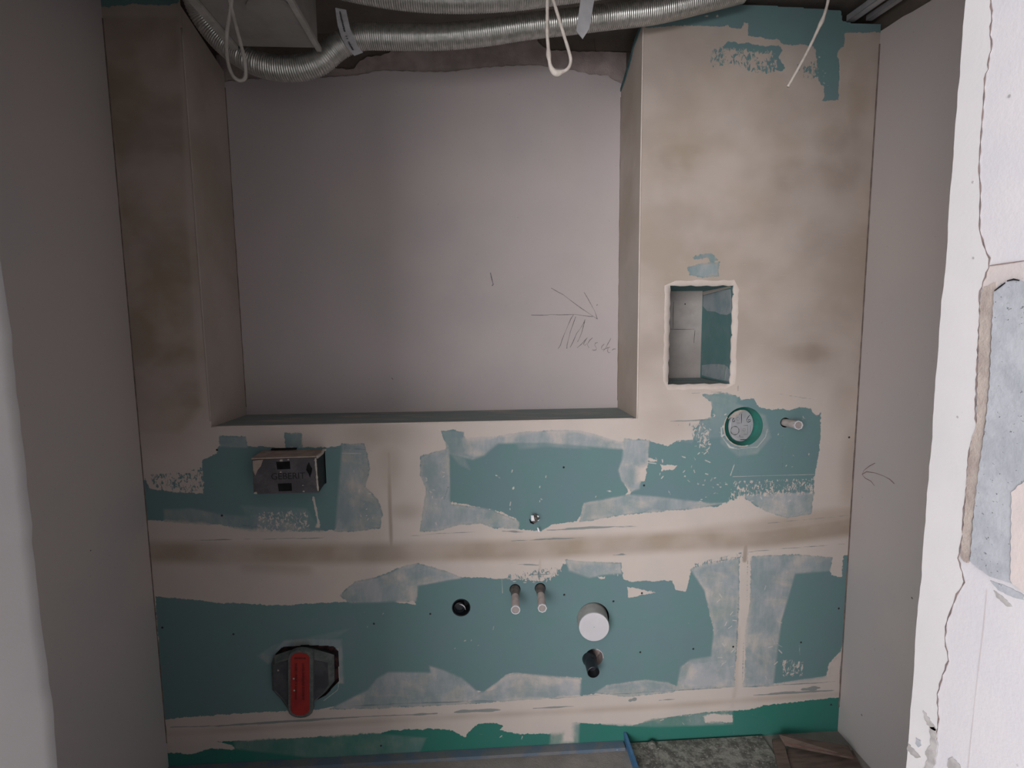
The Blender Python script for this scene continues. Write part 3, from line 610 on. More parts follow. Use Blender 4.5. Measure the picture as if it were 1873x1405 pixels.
# ------------------------------------------------------------------ side walls, ceiling, floor, doorway
wl = struct(mesh('wall_left', *boxv(XL-0.12, XL, YD2, DEP+0.02, 0, CEIL+0.1), 'side'))
wr = struct(mesh('wall_right', *boxv(XR+0.014, XR+0.14, YD2, DEP+0.02, 0, CEIL+0.1), 'rough2'))
tp = [FX(px, py, XR) for px, py in [(1604,62),(1612,56),(1622,50),(1640,38),(1652,30),(1668,22),(1700,3),(1725,-14),(1760,-40)]]
zt = min(tp[-1].z, CEIL-0.01)
wp = [(0.0, 0.0), (0.0, tp[0].z)] + [(v.y, v.z) for v in tp[1:]] + [(YD, tp[-1].z), (YD, 0.0)]
yz_slab('plaster_coat', wp, XR, XR+0.0139, 'side', wr)
mesh('pencil_arrow', *stroke_mesh([[FX(px, py, XR) for px, py in s] for s in [[(1601,847),(1590,853),(1581,860),(1577,868),(1583,875),(1593,880),(1600,889)], [(1577,868),(1585,863),(1600,865),(1617,871),(1628,877),(1636,885)]]], 0.0024, (-1, 0, 0)), 'redpencil', wr)
def joint(name, p, q, r, par, mat='jointbrown'):
    P_ = resample([Vector(p), Vector(q)], 0.012); P_ = [v + Vector((0.0012*mnoise.noise(v*23), 0, 0)) for v in P_]
    return mesh(name, *tube(P_, [r*(1+0.35*mnoise.noise(v*31)) for v in P_], 7), mat, par, True)
joint('corner_joint', (XR-0.0003, -0.0003, 0.10), (XR-0.0003, -0.0003, CAMZ+0.945), 0.0030, wr)
joint('corner_joint', (XL+0.0002, -0.0002, 0.10), (XL+0.0002, -0.0002, CAMZ+0.96), 0.0022, wl)
joint('corner_joint', (RX0+0.0002, DEP-0.0002, RZ0+0.03), (RX0+0.0002, DEP-0.0002, CAMZ+0.88), 0.0020, back)
joint('corner_joint', (RX1-0.0002, DEP-0.0002, RZ0+0.03), (RX1-0.0002, DEP-0.0002, CAMZ+0.87), 0.0014, back)
ceil = struct(mesh('ceiling', *boxv(XL-0.1, XR+0.1, YD2, DEP+0.1, CEIL, CEIL+0.15), 'ceil'))
fl = struct(mesh('floor', *boxv(XL-0.1, XR+0.1, YD2, DEP+0.1, -0.12, -0.0005), 'screed'))
XJ, XJL = 0.503, -0.477
dl = struct(mesh('wall_doorway_left', *boxv(XL-0.1, XJL, YD2, YD, -0.1, CEIL+0.1), 'reveal'))
# the left jamb is a bit uneven: a rounded, wavy plaster arris
def arris(x, sgn, mat, parent, z0=0.2, z1=2.55):
    vs = []; fs = []; n = 120
    for i in range(n+1):
        z = z0+(z1-z0)*i/n; w = 0.0035*mnoise.noise(Vector((x*9, 0, z*9)))+0.0018*mnoise.noise(Vector((x, 3, z*55)))
        for (dx, y) in ((0.0, YD-0.06), (0.004+w, YD-0.012), (0.004+w, YD+0.003), (-0.004, YD+0.006)): vs.append(Vector((x - sgn*dx, y, z)))
    for i in range(n):
        for k in range(3): fs.append((i*4+k, i*4+k+1, (i+1)*4+k+1, (i+1)*4+k))
    return mesh('plaster_arris', vs, fs, mat, parent, True)
arris(XJL, -1, 'reveal', dl)
XB = XJ+0.0012
dr = struct(mesh('wall_doorway_right', *boxv(XB, XR+0.1, YD2, YD+0.0, -0.1, CEIL+0.1), 'reveal2'))
# newer plaster strip along the corner, broken off along a wandering edge
crack = [(1812,-60),(1811,0),(1814,30),(1810,60),(1814,85),(1806,115),(1808,125),(1801,138),(1799,180),(1793,260),(1790,310),(1793,345),(1791,420),(1801,455),(1810,475),(1808,488),(1800,510),(1790,540),(1792,570),(1788,640),(1785,700),(1783,760),(1788,790),(1775,810),(1770,840),(1768,890),(1761,940),(1760,980),(1752,1020),(1763,1060),(1762,1070),(1750,1085),(1745,1100),(1730,1140),(1728,1175),(1735,1205),(1722,1240),(1714,1270),(1716,1320),(1712,1345),(1708,1380),(1700,1460)]
cp = [FX(v.x + 0.8*math.sin(v.y*0.35), v.y, XJ) for v in resample([Vector((x, y, 0)) for x, y in crack], 9)]
def edge_pts():
    out = []; n = 110
    for i in range(n+1):
        z = cp[-1].z + (cp[0].z-cp[-1].z)*i/n
        out.append(Vector((XJ, YD + 0.0022*mnoise.noise(Vector((1, 5, z*14)))+0.0012*mnoise.noise(Vector((2, 1, z*60))), z)))
    return out
ep = edge_pts(); loop = cp + ep
fr = [v.copy() for v in loop]; bk = [Vector((XB, v.y, v.z)) for v in loop]
mesh('plaster_strip', *prism(fr, bk), 'reveal', dr)
mesh('crack_shade', *stroke_mesh([[Vector((XJ, v.y-0.0006, v.z)) for v in cp]], 0.0019, (-1, 0, 0), 0.0003), 'crack', dr)  # shade of the crack groove, painted as a flat dark stroke
def rpoly(name, pts, mat, dx=0.0015, wob=1.0):
    a = [FX(v.x + wob*math.sin(v.y*0.5), v.y + wob*math.cos(v.x*0.4), XB-dx) for v in resample([Vector((x, y, 0)) for x, y in pts + [pts[0]]], 8)]
    return mesh(name, *prism(a, [v + Vector((dx-0.0001, 0, 0)) for v in a]), mat, dr)
rpoly('cream_render_patch', [(1809,487),(1850,481),(1950,470),(1950,520),(1873,520),(1830,520),(1815,545),(1800,545),(1796,520)], 'revpink', 0.0012)
rpoly('crumbling_joint', [(1800,525),(1822,515),(1820,545),(1812,600),(1808,700),(1800,780),(1790,860),(1788,900),(1778,950),(1774,1020),(1768,1032),(1756,1020),(1764,940),(1770,850),(1776,806),(1786,780),(1788,700),(1791,600),(1793,545)], 'revbrown', 0.002)
rpoly('grey_filler_patch', [(1818,535),(1828,522),(1845,512),(1862,512),(1880,520),(1950,540),(1950,1090),(1873,1075),(1840,1064),(1812,1056),(1790,1040),(1774,1028),(1780,950),(1790,860),(1802,780),(1810,700),(1814,600)], 'grey', 0.004)
rpoly('brown_stain', [(1850,900),(1873,880),(1950,870),(1950,1090),(1873,1085),(1848,1065)], 'revpink', 0.0052)
struct(mesh('wall_doorway_unseen_lintel', *boxv(XJL-0.02, XJ+0.02, YD2+0.001, YD-0.001, 2.24, CEIL+0.05), 'reveal'))  # unseen lintel, added to shade the ceiling and upper wall
ystk = lambda nm, ss_, w, mat, X, par: mesh(nm, *stroke_mesh([[FX(px, py, X) for px, py in s] for s in ss_], w, (-1, 0, 0)), mat, par)
ystk('joint_line', [[(1811,486),(1840,482),(1875,477),(1940,468)]], 0.0012, 'crack', XB-0.0012, dr)
ystk('filler_gap', [[(1820,532),(1832,523),(1840,517)], [(1843,514),(1855,511),(1866,513)]], 0.0016, 'dark', XB-0.0045, dr)
ystk('joint_line', [[(1806,1080),(1800,1150),(1790,1230),(1782,1300),(1772,1400),(1765,1460)]], 0.0007, 'revpink', XB, dr)
# dirt smears near the bottom of the strip
def smear(pts, mat='grime', X=XJ): 
    a = [FX(v.x + 1.3*math.sin(v.y*0.9), v.y, X-0.0006) for v in resample([Vector((x, y, 0)) for x, y in pts + [pts[0]]], 5)]
    mesh('dirt_smear', *prism(a, [v + Vector((0.0006, 0, 0)) for v in a]), mat, dr)
smear([(1687,1300),(1692,1303),(1702,1318),(1708,1328),(1714,1338),(1706,1336),(1694,1324)], 'grime')
smear([(1700,1330),(1712,1330),(1714,1370),(1708,1405),(1694,1440),(1684,1420),(1696,1390),(1692,1376),(1702,1362)], 'grime')
smear([(1675,1350),(1683,1354),(1686,1362),(1680,1368),(1675,1362)], 'grey')
smear([(1661,1360),(1672,1372),(1684,1385),(1676,1388),(1664,1378),(1658,1370)], 'grime')
smear([(1810,1062),(1840,1072),(1873,1088),(1873,1098),(1850,1092),(1826,1080)], 'grey', XB)
smear([(1818,1080),(1838,1095),(1852,1110),(1842,1110),(1822,1092)], 'grime', XB)
smear([(1733,1390),(1742,1385),(1756,1400),(1760,1420),(1735,1420)], 'grime', XB)
def dot(px, py, X, mat, r, par):
    c_ = FX(px, py, X - 0.0004); vs = [c_ + Vector((0, r*math.cos(a_), r*(1+0.4*math.sin(a_*2))*math.sin(a_))) for a_ in np.linspace(0, 5.6, 9)]
    return mesh('wall_mark', *prism(vs, [v + Vector((0.0003, 0, 0)) for v in vs]), mat, par)
for px, py, mt, r in ((1637,287,'bead',0.0035),(1577,910,'revpink',0.002),(1576,1308,'pencil',0.003),(1668,1094,'pencil',0.003)): dot(px, py, XR, mt, r, wr)
for px, py in ((1779,333),(1780,472),(1846,175),(1751,763)): dot(px, py, XJ, 'grime', 0.0012, dr)
o_ = FX(166, 1007, XL + 0.0004); vs = [o_ + Vector((0, 0.0022*math.cos(a_), 0.002*math.sin(a_))) for a_ in np.linspace(0, 5.6, 9)]
mesh('wall_mark', *prism(vs, [v - Vector((0.0003, 0, 0)) for v in vs]), 'pencil', wl)
mesh('scratch', *stroke_mesh([[FX(px, py, XR) for px, py in ((1628,981),(1640,992),(1654,1006))]], 0.0014, (-1, 0, 0)), 'bead', wr)
ystroke('plaster_speck', [[(1252,556),(1254,556.5)]], DEP-0.0022, 0.005, 'dark', wall)
# ------------------------------------------------------------------ ventilation duct (corrugated aluminium) and its companion
def duct(name, label, path, r, step=0.0036):
    P = resample(smoothpath(path, 14), 0.0016)
    random.seed(len(P)); deep = {k: random.uniform(0.02, 0.07) for k in range(0, len(P)//4+2) if random.random() < 0.22}
    rad = [r*(1 + (0.022 if i % 4 in (1, 2) else -0.022) - (deep.get(i//4, 0) if i % 4 == 0 else 0) + 0.012*math.sin(i*0.021)) for i in range(len(P))]
    o = mesh(name, *tube(P, rad, 36), 'foil', None, True, base=P[len(P)//2])
    return tag(o, label, 'duct')
Yd = -0.085
p1 = [F(338,-110,-0.17), F(352,-30,-0.15), F(372,28,-0.11), F(415,82,Yd), F(470,116,Yd), F(530,126,Yd), F(580,115,Yd), F(620,84,Yd), F(660,68,Yd), F(720,68,Yd), F(800,68,Yd), F(880,61,Yd), F(960,49,Yd), F(1040,40,Yd), F(1120,30,Yd), F(1200,20,Yd), F(1280,2,Yd), F(1360,-18,Yd)]
duct('ventilation_duct', 'silver corrugated duct sagging along the top of the recess, the lower one', p1, 0.0345)
Yu = -0.22
p2 = [F(604,-36,Yu), F(650,-24,Yu), F(720,-12,Yu), F(790,-5,Yu), F(860,-4,Yu), F(940,-9,Yu), F(1020,-20,Yu), F(1100,-30,Yu), F(1180,-48,Yu)]
duct('ventilation_duct', 'silver corrugated duct at the top edge, above the lower duct', p2, 0.036)
# paper strip looped over the lower duct
t = thing('paper_strip', 'white paper strip with black print hanging over the silver duct', 'label', F(640, 100, -0.13))
pp = [(613,14),(615,30),(618,48),(625,70),(636,88),(648,102)]; w1 = [(633,18),(636,32),(640,50),(648,70),(656,86),(664,96)]
aa = [F(x, y, -0.13) for x, y in pp]; bb_ = [F(x, y, -0.128) for x, y in w1]
vs = aa + bb_ + [v + Vector((0, 0.0008, 0)) for v in aa + bb_]; n = len(aa)
fs = [(i, i+1, n+i+1, n+i) for i in range(n-1)] + [(2*n+i, 2*n+n+i, 2*n+n+i+1, 2*n+i+1) for i in range(n-1)]
mesh('strip', vs, fs, 'paper', t, False)
random.seed(5); st = []
axis = [(622,22),(624,32),(627,44),(631,60),(638,78),(646,92)]
AX = resample([Vector((x, y, 0)) for x, y in axis], 2.3)
for i, v in enumerate(AX):
    if i in (17, 18, 19, 21, 23, 24): continue
    st.append([F(v.x-1.6, v.y+random.uniform(-.5, .5), -0.1325), F(v.x+random.uniform(0, .6), v.y, -0.1325), F(v.x+1.6, v.y+random.uniform(-.8, .8), -0.1325)])
mesh('print', *stroke_mesh(st, 0.0022, (0, -1, 0)), 'ink', t)
# ------------------------------------------------------------------ ventilation box of sheet metal
t = thing('ventilation_box', 'grey sheet metal ventilation housing hung under the ceiling, top left', 'ventilation unit', F(510, 86, -0.13))
zb = F(510, 86, -0.13).z; xa, xb = F(437, 86, -0.13).x, F(584, 88, -0.13).x
mesh('bottom_plate', *boxv(xa, xb-0.004, -0.72, -0.13, zb, zb+0.003), 'sheet', t)
mesh('housing', *boxv(xa+0.02, xb+0.002, -0.70, -0.15, zb+0.0035, CEIL-0.002), 'sheet', t)
for x0, x1 in ((xa-0.022, xa-0.002), (xb-0.008, xb+0.006)):
    bevel(mesh('flange', *boxv(x0, x1, -0.72, -0.128, zb-0.010, zb+0.003), 'flange', t), 0.001)
c = FZ(500, 20, zb); n = 40
ring = [Vector((c.x+0.062*math.cos(2*math.pi*i/n), c.y+0.062*math.sin(2*math.pi*i/n), zb)) for i in range(n)]
mesh('duct_collar', *prism([v - Vector((0, 0, 0.004)) for v in ring], ring), 'sheet', t, False)
# ------------------------------------------------------------------ hanging cables
def cable(name, label, path, r, lumps=None, mat='cable', group=None):
    P = resample(smoothpath(path, 14), 0.003); rad = []
    for i, p in enumerate(P):
        k = 1 + 0.05*math.sin(i*0.7)
        for lz, la in (lumps or []):
            k += la*math.exp(-((p-lz).length/0.012)**2)
        rad.append(r*k)
    o = mesh(name, *tube(P, rad, 12), mat, None, True, base=P[0]); return tag(o, label, 'cable', group)
Yc = -0.42
cable('electrical_cable', 'grey cable loop hanging in front of the duct, top left', [F(428,-60,Yc),F(425,-10,Yc),F(421,20,Yc),F(416,50,Yc),F(414,85,Yc),F(417,115,Yc),F(425,137,Yc),F(437,147,Yc),F(448,143,Yc),F(449,125,Yc),F(444,95,Yc),F(435,60,Yc),F(427,30,Yc),F(418,-10,Yc),F(414,-60,Yc)], 0.0040)
lp = [F(1000,-60,Yc),F(1001,-10,Yc),F(1001,30,Yc),F(1001,60,Yc),F(1003,90,Yc),F(1004,105,Yc),F(1008,124,Yc),F(1017,134,Yc),F(1030,131,Yc),F(1040,124,Yc),F(1044,110,Yc),F(1040,92,Yc),F(1032,66,Yc),F(1023,36,Yc),F(1012,0,Yc),F(1002,-30,Yc),F(996,-60,Yc)]
cable('electrical_cable', 'cream cable loop spattered with plaster, hanging before the recess', lp, 0.0040, [(F(1004,100,Yc), .5), (F(1020,133,Yc), .75), (F(1012,130,Yc), .5)], 'cable2')
cable('electrical_cable', 'cut end of a pale cable dangling at top right before the green patch', [F(1526,-70,Yc),F(1520,-30,Yc),F(1514,5,Yc),F(1506,32,Yc),F(1498,50,Yc),F(1480,88,Yc),F(1462,122,Yc),F(1441,159,Yc)], 0.0034, [(F(1504,38,Yc), .35), (F(1500,46,Yc), .3)], 'cable2')
# hanger strap with a cut point
a = [(1066,-50),(1093,-50),(1087,0),(1078,52),(1066,71),(1054,56),(1062,0)]
fr = [F(x, y, -0.30) for x, y in a]; o = mesh('hanger_strap', *prism(fr, [v + Vector((0, 0.0025, 0)) for v in fr]), 'zinc', None, base=fr[4])
tag(o, 'flat grey metal strap with pointed end hanging beside the cable loop', 'strap')
# ceiling profiles, top right corner
def profile(px0, py0, X, w, h, label, slope, mat='zinc'):
    a = F(px0, py0, 0.02); L = 0.75; y1 = a.y-L
    t = thing('ceiling_profile', label, 'metal profile', a, 'metal ceiling profiles')
    def bar(nm, x0, x1, z0, z1):
        vs, fs = boxv(x0, x1, y1, a.y, z0, z1)
        vs = [Vector((v.x, v.y, v.z - slope*(a.y-v.y))) for v in vs]
        mesh(nm, vs, fs, mat, t)
    bar('web', a.x, a.x+w, a.z, a.z+0.001); bar('lip', a.x, a.x+0.001, a.z, a.z+h); bar('lip', a.x+w-0.001, a.x+w, a.z, a.z+h)
    return t
profile(1548, 40, 0, 0.026, 0.02, 'broad galvanised profile at the ceiling, left of two at top right', 0.10)
profile(1584, 38, 0, 0.020, 0.016, 'narrow galvanised profile at the ceiling, nearer the right wall', 0.10)
# ------------------------------------------------------------------ cistern cover box
YF = -0.095
t = thing('cistern_cover_box', 'dusty dark grey box sticking out of the green board at left', 'cistern cover', (F(521,870,YF).x, 0, F(521,902,YF).z))
fc = [F(x, y, YF) for x, y in [(464,904),(583,901),(578,837),(461,841)]]
bk = [Vector((BX0+0.004, 0.02, BZ0+0.004)), Vector((BX1-0.004, 0.02, BZ0+0.004)), Vector((BX1-0.004, 0.02, BZ1-0.004)), Vector((BX0+0.004, 0.02, BZ1-0.004))]
bevel(mesh('housing', *prism([v + Vector((0, 0.004, 0)) for v in fc], bk), 'boxdark', t), 0.0015)
bevel(mesh('front_panel', *prism(fc, [v + Vector((0, 0.0045, 0)) for v in fc]), 'boxgrey', t), 0.001)
tl = [fc[3] + Vector((-0.002, 0, 0.001)), fc[2] + Vector((0.001, 0, 0.001)), bk[2] + Vector((0.002, 0, 0.003)), bk[3] + Vector((-0.002, 0, 0.003))]
mesh('top_flap', *prism(tl, [v + Vector((0, 0, 0.004)) for v in tl]), 'boxtop', t)
tl2 = [tl[0].lerp(tl[3], 0.75)+Vector((0.03, 0, 0.006)), tl[1].lerp(tl[2], 0.75)+Vector((-0.09, 0, 0.006)), tl[1].lerp(tl[2], 0.9)+Vector((-0.09, 0, 0.010)), tl[0].lerp(tl[3], 0.9)+Vector((0.03, 0, 0.010))]
mesh('top_slot', *prism(tl2, [v + Vector((0, 0, 0.003)) for v in tl2]), 'dark', t)
def fpoly(name, pts, Y, mat, par, th=0.001):
    a = [F(x, y, Y) for x, y in pts]; return mesh(name, *prism(a, [v + Vector((0, th, 0)) for v in a]), mat, par)
for pts in ([(505,845),(530,844),(531,858),(507,859)], [(508,885),(533,884),(534,898),(510,899)]):
    fpoly('latch_slot', pts, YF-0.0008, 'dark', t)
fpoly('latch_slot', [(565,845),(567,851),(571,857),(570,864),(567,874),(564,866),(560,860),(561,853)], YF-0.0008, 'dark', t)
fpoly('plaster_smear', [(462,843),(481,841),(477,853),(471,860),(467,870),(463,862)], YF-0.0010, 'boxtop', t)
for x, y, r in ((514,842.5,3),(527,841,1.6),(513,864,1.6),(467,902,3),(554,888,1.4),(555,899,1.8),(576,842,2)):
    fpoly('plaster_crumb', [(x-r, y+r*.5), (x+r, y+r*.6), (x+r*.7, y-r*.6), (x-r*.6, y-r*.5)], YF-0.003, 'chip', t, 0.003)
P = [F(x, y, YF-0.001) for x, y in ((577,838),(577.5,850),(579,865),(580,880),(582,900))]
mesh('plaster_rim', *tube(resample(P, 0.004), [0.0022+0.0016*random.random() for _ in resample(P, 0.004)], 7), 'chip', t, True)
P = [F(580,836,YF), F(588,830,-0.04), F(592,823,-0.012), F(597,823,-0.006)]
mesh('plaster_rim', *tube(resample(P, 0.004), [0.003+0.003*random.random() for _ in resample(P, 0.004)], 7), 'chip', t, True)
cc = F(527, 871.5, YF-0.0002)
letters('GEBERIT', 0.030, 'boxdark', t, Matrix.Translation(cc) @ FRONT @ Matrix.Scale(0.95, 4, (1, 0, 0)), depth=0.0003)
# ------------------------------------------------------------------ drain element with red sticker
t = thing('shower_drain_element', 'dark grey wall drain element with red warning sticker, bottom left', 'drain', (F(550,1240).x, 0, F(550,1300).z))
D3 = [Vector((x, 0.035, z)) for x, z in DRAIN]
fr = [Vector((v.x, 0.001, v.z)) for v in D3]
vs = fr + [v + Vector((0, 0.0, 0)) for v in D3]; n = len(fr)
mesh('cut_edge', vs, [(i, (i+1) % n, n+(i+1) % n, n+i) for i in range(n)] + [tuple(range(n, 2*n))], 'holered', t)
out = [(501,1200),(520,1193),(545,1186),(560,1184),(590,1192),(611,1198),(612,1246),(596,1266),(573,1286),(572,1300),(528,1300),(515,1280),(498,1262),(496,1215)]
inn = [(503,1212),(520,1206),(545,1203),(560,1203),(585,1207),(600,1213),(602,1255),(590,1270),(572,1287),(570,1298),(530,1298),(518,1281),(502,1264),(500,1222)]
A = [F(x, y, -0.015) for x, y in out]; Bq = [F(x, y, -0.034) for x, y in inn]; Cq = [Vector((v.x, 0.034, v.z)) for v in [F(550+(x-550)*0.93, 1240+(y-1240)*0.86, 0) for x, y in out]]
n = len(A); vs = Cq + A + Bq
fs = [(i, (i+1) % n, n+(i+1) % n, n+i) for i in range(n)] + [(n+i, n+(i+1) % n, 2*n+(i+1) % n, 2*n+i) for i in range(n)] + [tuple(range(2*n, 3*n))]
mesh('housing', vs, fs, 'drainrim', t)
pl1 = [F(x, y, -0.036) for x, y in [(500,1216),(527,1208),(527,1292),(518,1278),(500,1260)]]
pl2 = [F(x, y, -0.036) for x, y in [(571,1208),(599,1213),(601,1253),(588,1270),(572,1284)]]
for p in (pl1, pl2): mesh('cover_panel', *prism(p, [v + Vector((0, 0.004, 0)) for v in p]), 'drain', t)
def capsule(x0, x1, y0, y1, Y, r, n=8):
    pts = []; cxm = (x0+x1)/2; ra = (x1-x0)/2
    for i in range(n+1): a_ = math.pi + math.pi*i/n; pts.append((cxm+ra*math.cos(a_), y0+r+r*math.sin(a_)))
    for i in range(n+1): a_ = math.pi*i/n; pts.append((cxm+ra*math.cos(a_), y1-r+r*math.sin(a_)))
    return [F(x, y, Y) for x, y in pts]
c1 = capsule(526.5, 572.5, 1190, 1314, -0.052, 14)
bevel(mesh('handle', *prism(c1, [Vector((v.x*1.0, -0.036, v.z + 0.004)) for v in c1]), 'drainrim', t), 0.002)
c2 = capsule(531.5, 566, 1194, 1309, -0.0535, 11)
st_ = mesh('sticker', *prism(c2, [v + Vector((0, 0.0014, 0)) for v in c2]), 'red', t); st_['label'] = 'red sticker with dark print'
random.seed(11); st = []
for k in range(6): st.append([F(538.5+k*3.6, 1204, -0.0540), F(541+k*3.6, 1204.3, -0.0540)])
mesh('print', *stroke_mesh(st, 0.0065, (0, -1, 0)), 'redtext', st_)
st = []
for cxp in (541.5, 554.5):
    y = 1214
    while y < 1282:
        st.append([F(cxp-2.2+random.uniform(-.5, .5), y, -0.0540), F(cxp+2.0+random.uniform(-.8, .6), y, -0.0540)]); y += 1.9 if random.random() > .12 else 3.4
mesh('print', *stroke_mesh(st, 0.0021, (0, -1, 0)), 'redtext', st_)
for x, y in ((537,1242),(538,1263.5),(508.5,1227)):
    fpoly('plaster_crumb', [(x-1.6, y+.8), (x+1.4, y+1.2), (x+1.6, y-1), (x-1, y-1.4)], -0.0555 if x > 520 else -0.038, 'chip', t, 0.002)
# ------------------------------------------------------------------ round junction box
def lathe(c, prof, seg=32, axis=Vector((0, -1, 0)), capend=False):
    ax = axis.normalized(); u = ax.cross(Vector((0, 0, 1))).normalized(); v = u.cross(ax); vs = []; fs = []
    for r, d in prof:
        for j in range(seg):
            a_ = 2*math.pi*j/seg; vs.append(c + ax*d + (u*math.cos(a_) + v*math.sin(a_))*r)
    for i in range(len(prof)-1):
        for j in range(seg): k = (j+1) % seg; fs.append((i*seg+j, i*seg+k, (i+1)*seg+k, (i+1)*seg+j))
    if capend: fs.append(tuple(range((len(prof)-1)*seg, len(prof)*seg)))
    return vs, fs
jc = F(1360, 780.5)
t = thing('junction_box', 'round recessed green junction box holding a marked white lid', 'junction box', (jc.x, 0, jc.z-0.07))
mesh('cup', *lathe(jc, [(0.0695, -0.0003), (0.068, -0.004), (0.066, -0.05), (0.06, -0.055)], 40, capend=True), 'teal', t, True)
lc = jc + Vector((0.003, 0.022, 0.0)); ax = Vector((0.36, -1, 0.03)).normalized()
lid = mesh('lid', *lathe(lc, [(0.057, -0.004), (0.057, 0.002), (0.054, 0.004)], 36, ax, True), 'lid', t)
u = Vector((0, 0, 1)).cross(ax).normalized(); u = -u if u.x < 0 else u; vv = ax.cross(u); vv = vv if vv.z > 0 else -vv
zc = 936/90.0
def LP(px, py):  # photo zoom coords -> on the lid's plane
    d = ray(1310+px/10.405, 735+py/10.405); o_ = Vector((0, CAMY, CAMZ)); dd = Vector(d); p0 = lc + ax*0.0045
    return o_ + dd*((p0-o_).dot(ax)/dd.dot(ax))
ink = [[(635,255),(600,300),(578,345),(582,380),(610,388),(645,375),(660,350),(640,335),(605,350)],
       [(355,290),(325,320),(305,350),(312,378),(335,382),(350,365),(345,345)],
       [(455,722),(515,720),(575,718)], [(483,225),(480,300),(478,410)], [(438,640),(450,655)]]
for s in ink: mesh('marker_sign', *stroke_mesh([[LP(*p) for p in s]], 0.0026, ax, 0.0004), 'ink', lid)
def circ(cx_, cy_, r, n=12): return [(cx_+r*math.cos(2*math.pi*i/n), cy_+r*math.sin(2*math.pi*i/n)) for i in range(n+1)]
thin = [circ(415,325,26), circ(530,535,26), [(385,405),(455,405)], [(385,235),(450,235)], [(600,440),(598,530),(595,625)], [(515,455),(600,450)], [(515,620),(592,622)], [(390,668),(515,672)], [(650,450),(650,590)], [(672,430),(675,438)]]
for s in thin: mesh('printed_symbol', *stroke_mesh([[LP(*p) for p in s]], 0.0012, ax, 0.0004), 'pencil', lid)
mesh('knockout_ring', *stroke_mesh([[LP(*p) for p in circ(352,548,80,20)]], 0.0032, ax, 0.0006), 'drainrim', lid)
pb = [LP(*p) for p in [(205,320),(240,290),(330,300),(400,230),(440,190),(520,150),(430,145),(330,180),(240,260)]]
mesh('plaster_smear', *prism([v + Vector((0, -0.012, 0)) for v in pb], [v + Vector((0, -0.008, 0)) for v in pb]), 'chip', t)
mesh('ragged_rim', *tube([Vector((jc.x+0.0705*math.cos(a_), 0.0, jc.z+0.0705*math.sin(a_))) for a_ in np.linspace(2.6, 5.0, 26)], [0.0018+0.0012*random.random() for _ in range(26)], 6), 'chip', t, True)
# ------------------------------------------------------------------ wall outlets: pressure test plugs
def plug(b0, e0, Ye, r, label, hexed, group=None, short=False):
    A0 = F(*b0, 0.0); E = F(*e0, Ye); d = (E-A0); L = d.length; ax = d.normalized()
    t = thing('water_outlet_plug', label, 'plug', (A0.x, 0, A0.z-r))
    if group: t['group'] = group
    sg = 8 if hexed else 28
    start = -0.01
    if not short:
        mesh('sleeve', *lathe(A0, [(r*1.22, -0.008), (r*1.18, 0.004), (r*0.98, 0.02), (r*0.9, 0.045)], 28, ax), 'sleeve', t, True); start = 0.035
    mesh('stem', *lathe(A0, [(r*0.86, start), (r*0.92, L*0.75), (r*0.98, L*0.86), (r*0.98, L-0.004)], 28, ax), 'plug', t, True)
    mesh('cap_rim', *lathe(A0, [(r*0.9, L-0.012), (r*1.04, L-0.008), (r*1.04, L), (r*0.84, L), (r*0.82, L-0.004)], sg, ax), 'white', t)
    mesh('cap_face', *lathe(A0, [(r*0.85, L-0.006), (r*0.80, L-0.0035)], 28, ax, True), 'plugend', t)
    # dark sleeve hole in the wall
    mesh('hole_lining', *lathe(Vector((A0.x, 0, A0.z)), [(0.0193 if not short else 0.0173, 0.0004), (0.018, -0.03), (0.001, -0.03)], 28), 'dark', t)
    return t
plug((942,1079), (943,1116), -0.125, 0.0148, 'cream plug with a round end ring, left of the lower pair', False, 'lower plugs')
plug((988,1077), (992,1113), -0.125, 0.0148, 'cream plug with an eight sided end ring, right of the lower pair', True, 'lower plugs')
plug((1437,773), (1461,778), -0.078, 0.0150, 'cream plug sticking out right of the round junction box', True, None, True)
# capped waste pipe
A0 = F(1083,1131); E = F(1086.7,1147.4,-0.055); ax = (E-A0).normalized(); L = (E-A0).length
t = thing('capped_waste_pipe', 'wide waste pipe stub closed with a flat white cap', 'pipe', (A0.x, 0, A0.z-0.06))
mesh('pipe', *lathe(A0, [(0.0558, -0.03), (0.0558, 0.0), (0.0525, L-0.006)], 48, ax), 'offwhite', t, True)
mesh('cap', *lathe(A0, [(0.0524, L-0.010), (0.0526, L-0.001), (0.0515, L), (0.001, L)], 48, ax), 'white', t)
mesh('gap', *lathe(F(1085,1130), [(0.0578, 0.0003), (0.057, -0.02), (0.045, -0.02)], 48), 'dark', t)
# black waste pipe
hc = F(1086,1203); A0 = F(1078,1205,0.0); E = F(1085.5,1230,-0.07); ax = (E-A0).normalized(); L = (E-A0).length
t = thing('black_waste_pipe', 'thin black pipe below the white cap, jutting from an oversized hole', 'pipe', (A0.x, 0, A0.z-0.03))
mesh('cut_hole', *lathe(Vector((hc.x, 0, hc.z)), [(0.0338, 0.0003), (0.0325, -0.04), (0.001, -0.04)], 36), 'rough1', t, False)
mesh('socket', *lathe(A0, [(0.0255, -0.03), (0.0265, 0.0), (0.0255, 0.010), (0.0215, 0.018)], 32, ax), 'black', t, True)
mesh('pipe', *lathe(A0, [(0.0215, -0.03), (0.0215, L), (0.0195, L+0.001), (0.0190, L-0.03), (0.001, L-0.03)], 32, ax), 'black', t, False)
mesh('plaster_rim', *tube([Vector((hc.x+0.0345*math.cos(a_), -0.001, hc.z+0.0345*math.sin(a_))) for a_ in np.linspace(-0.1, 1.3, 14)], 0.0014, 6), 'white', t, True)
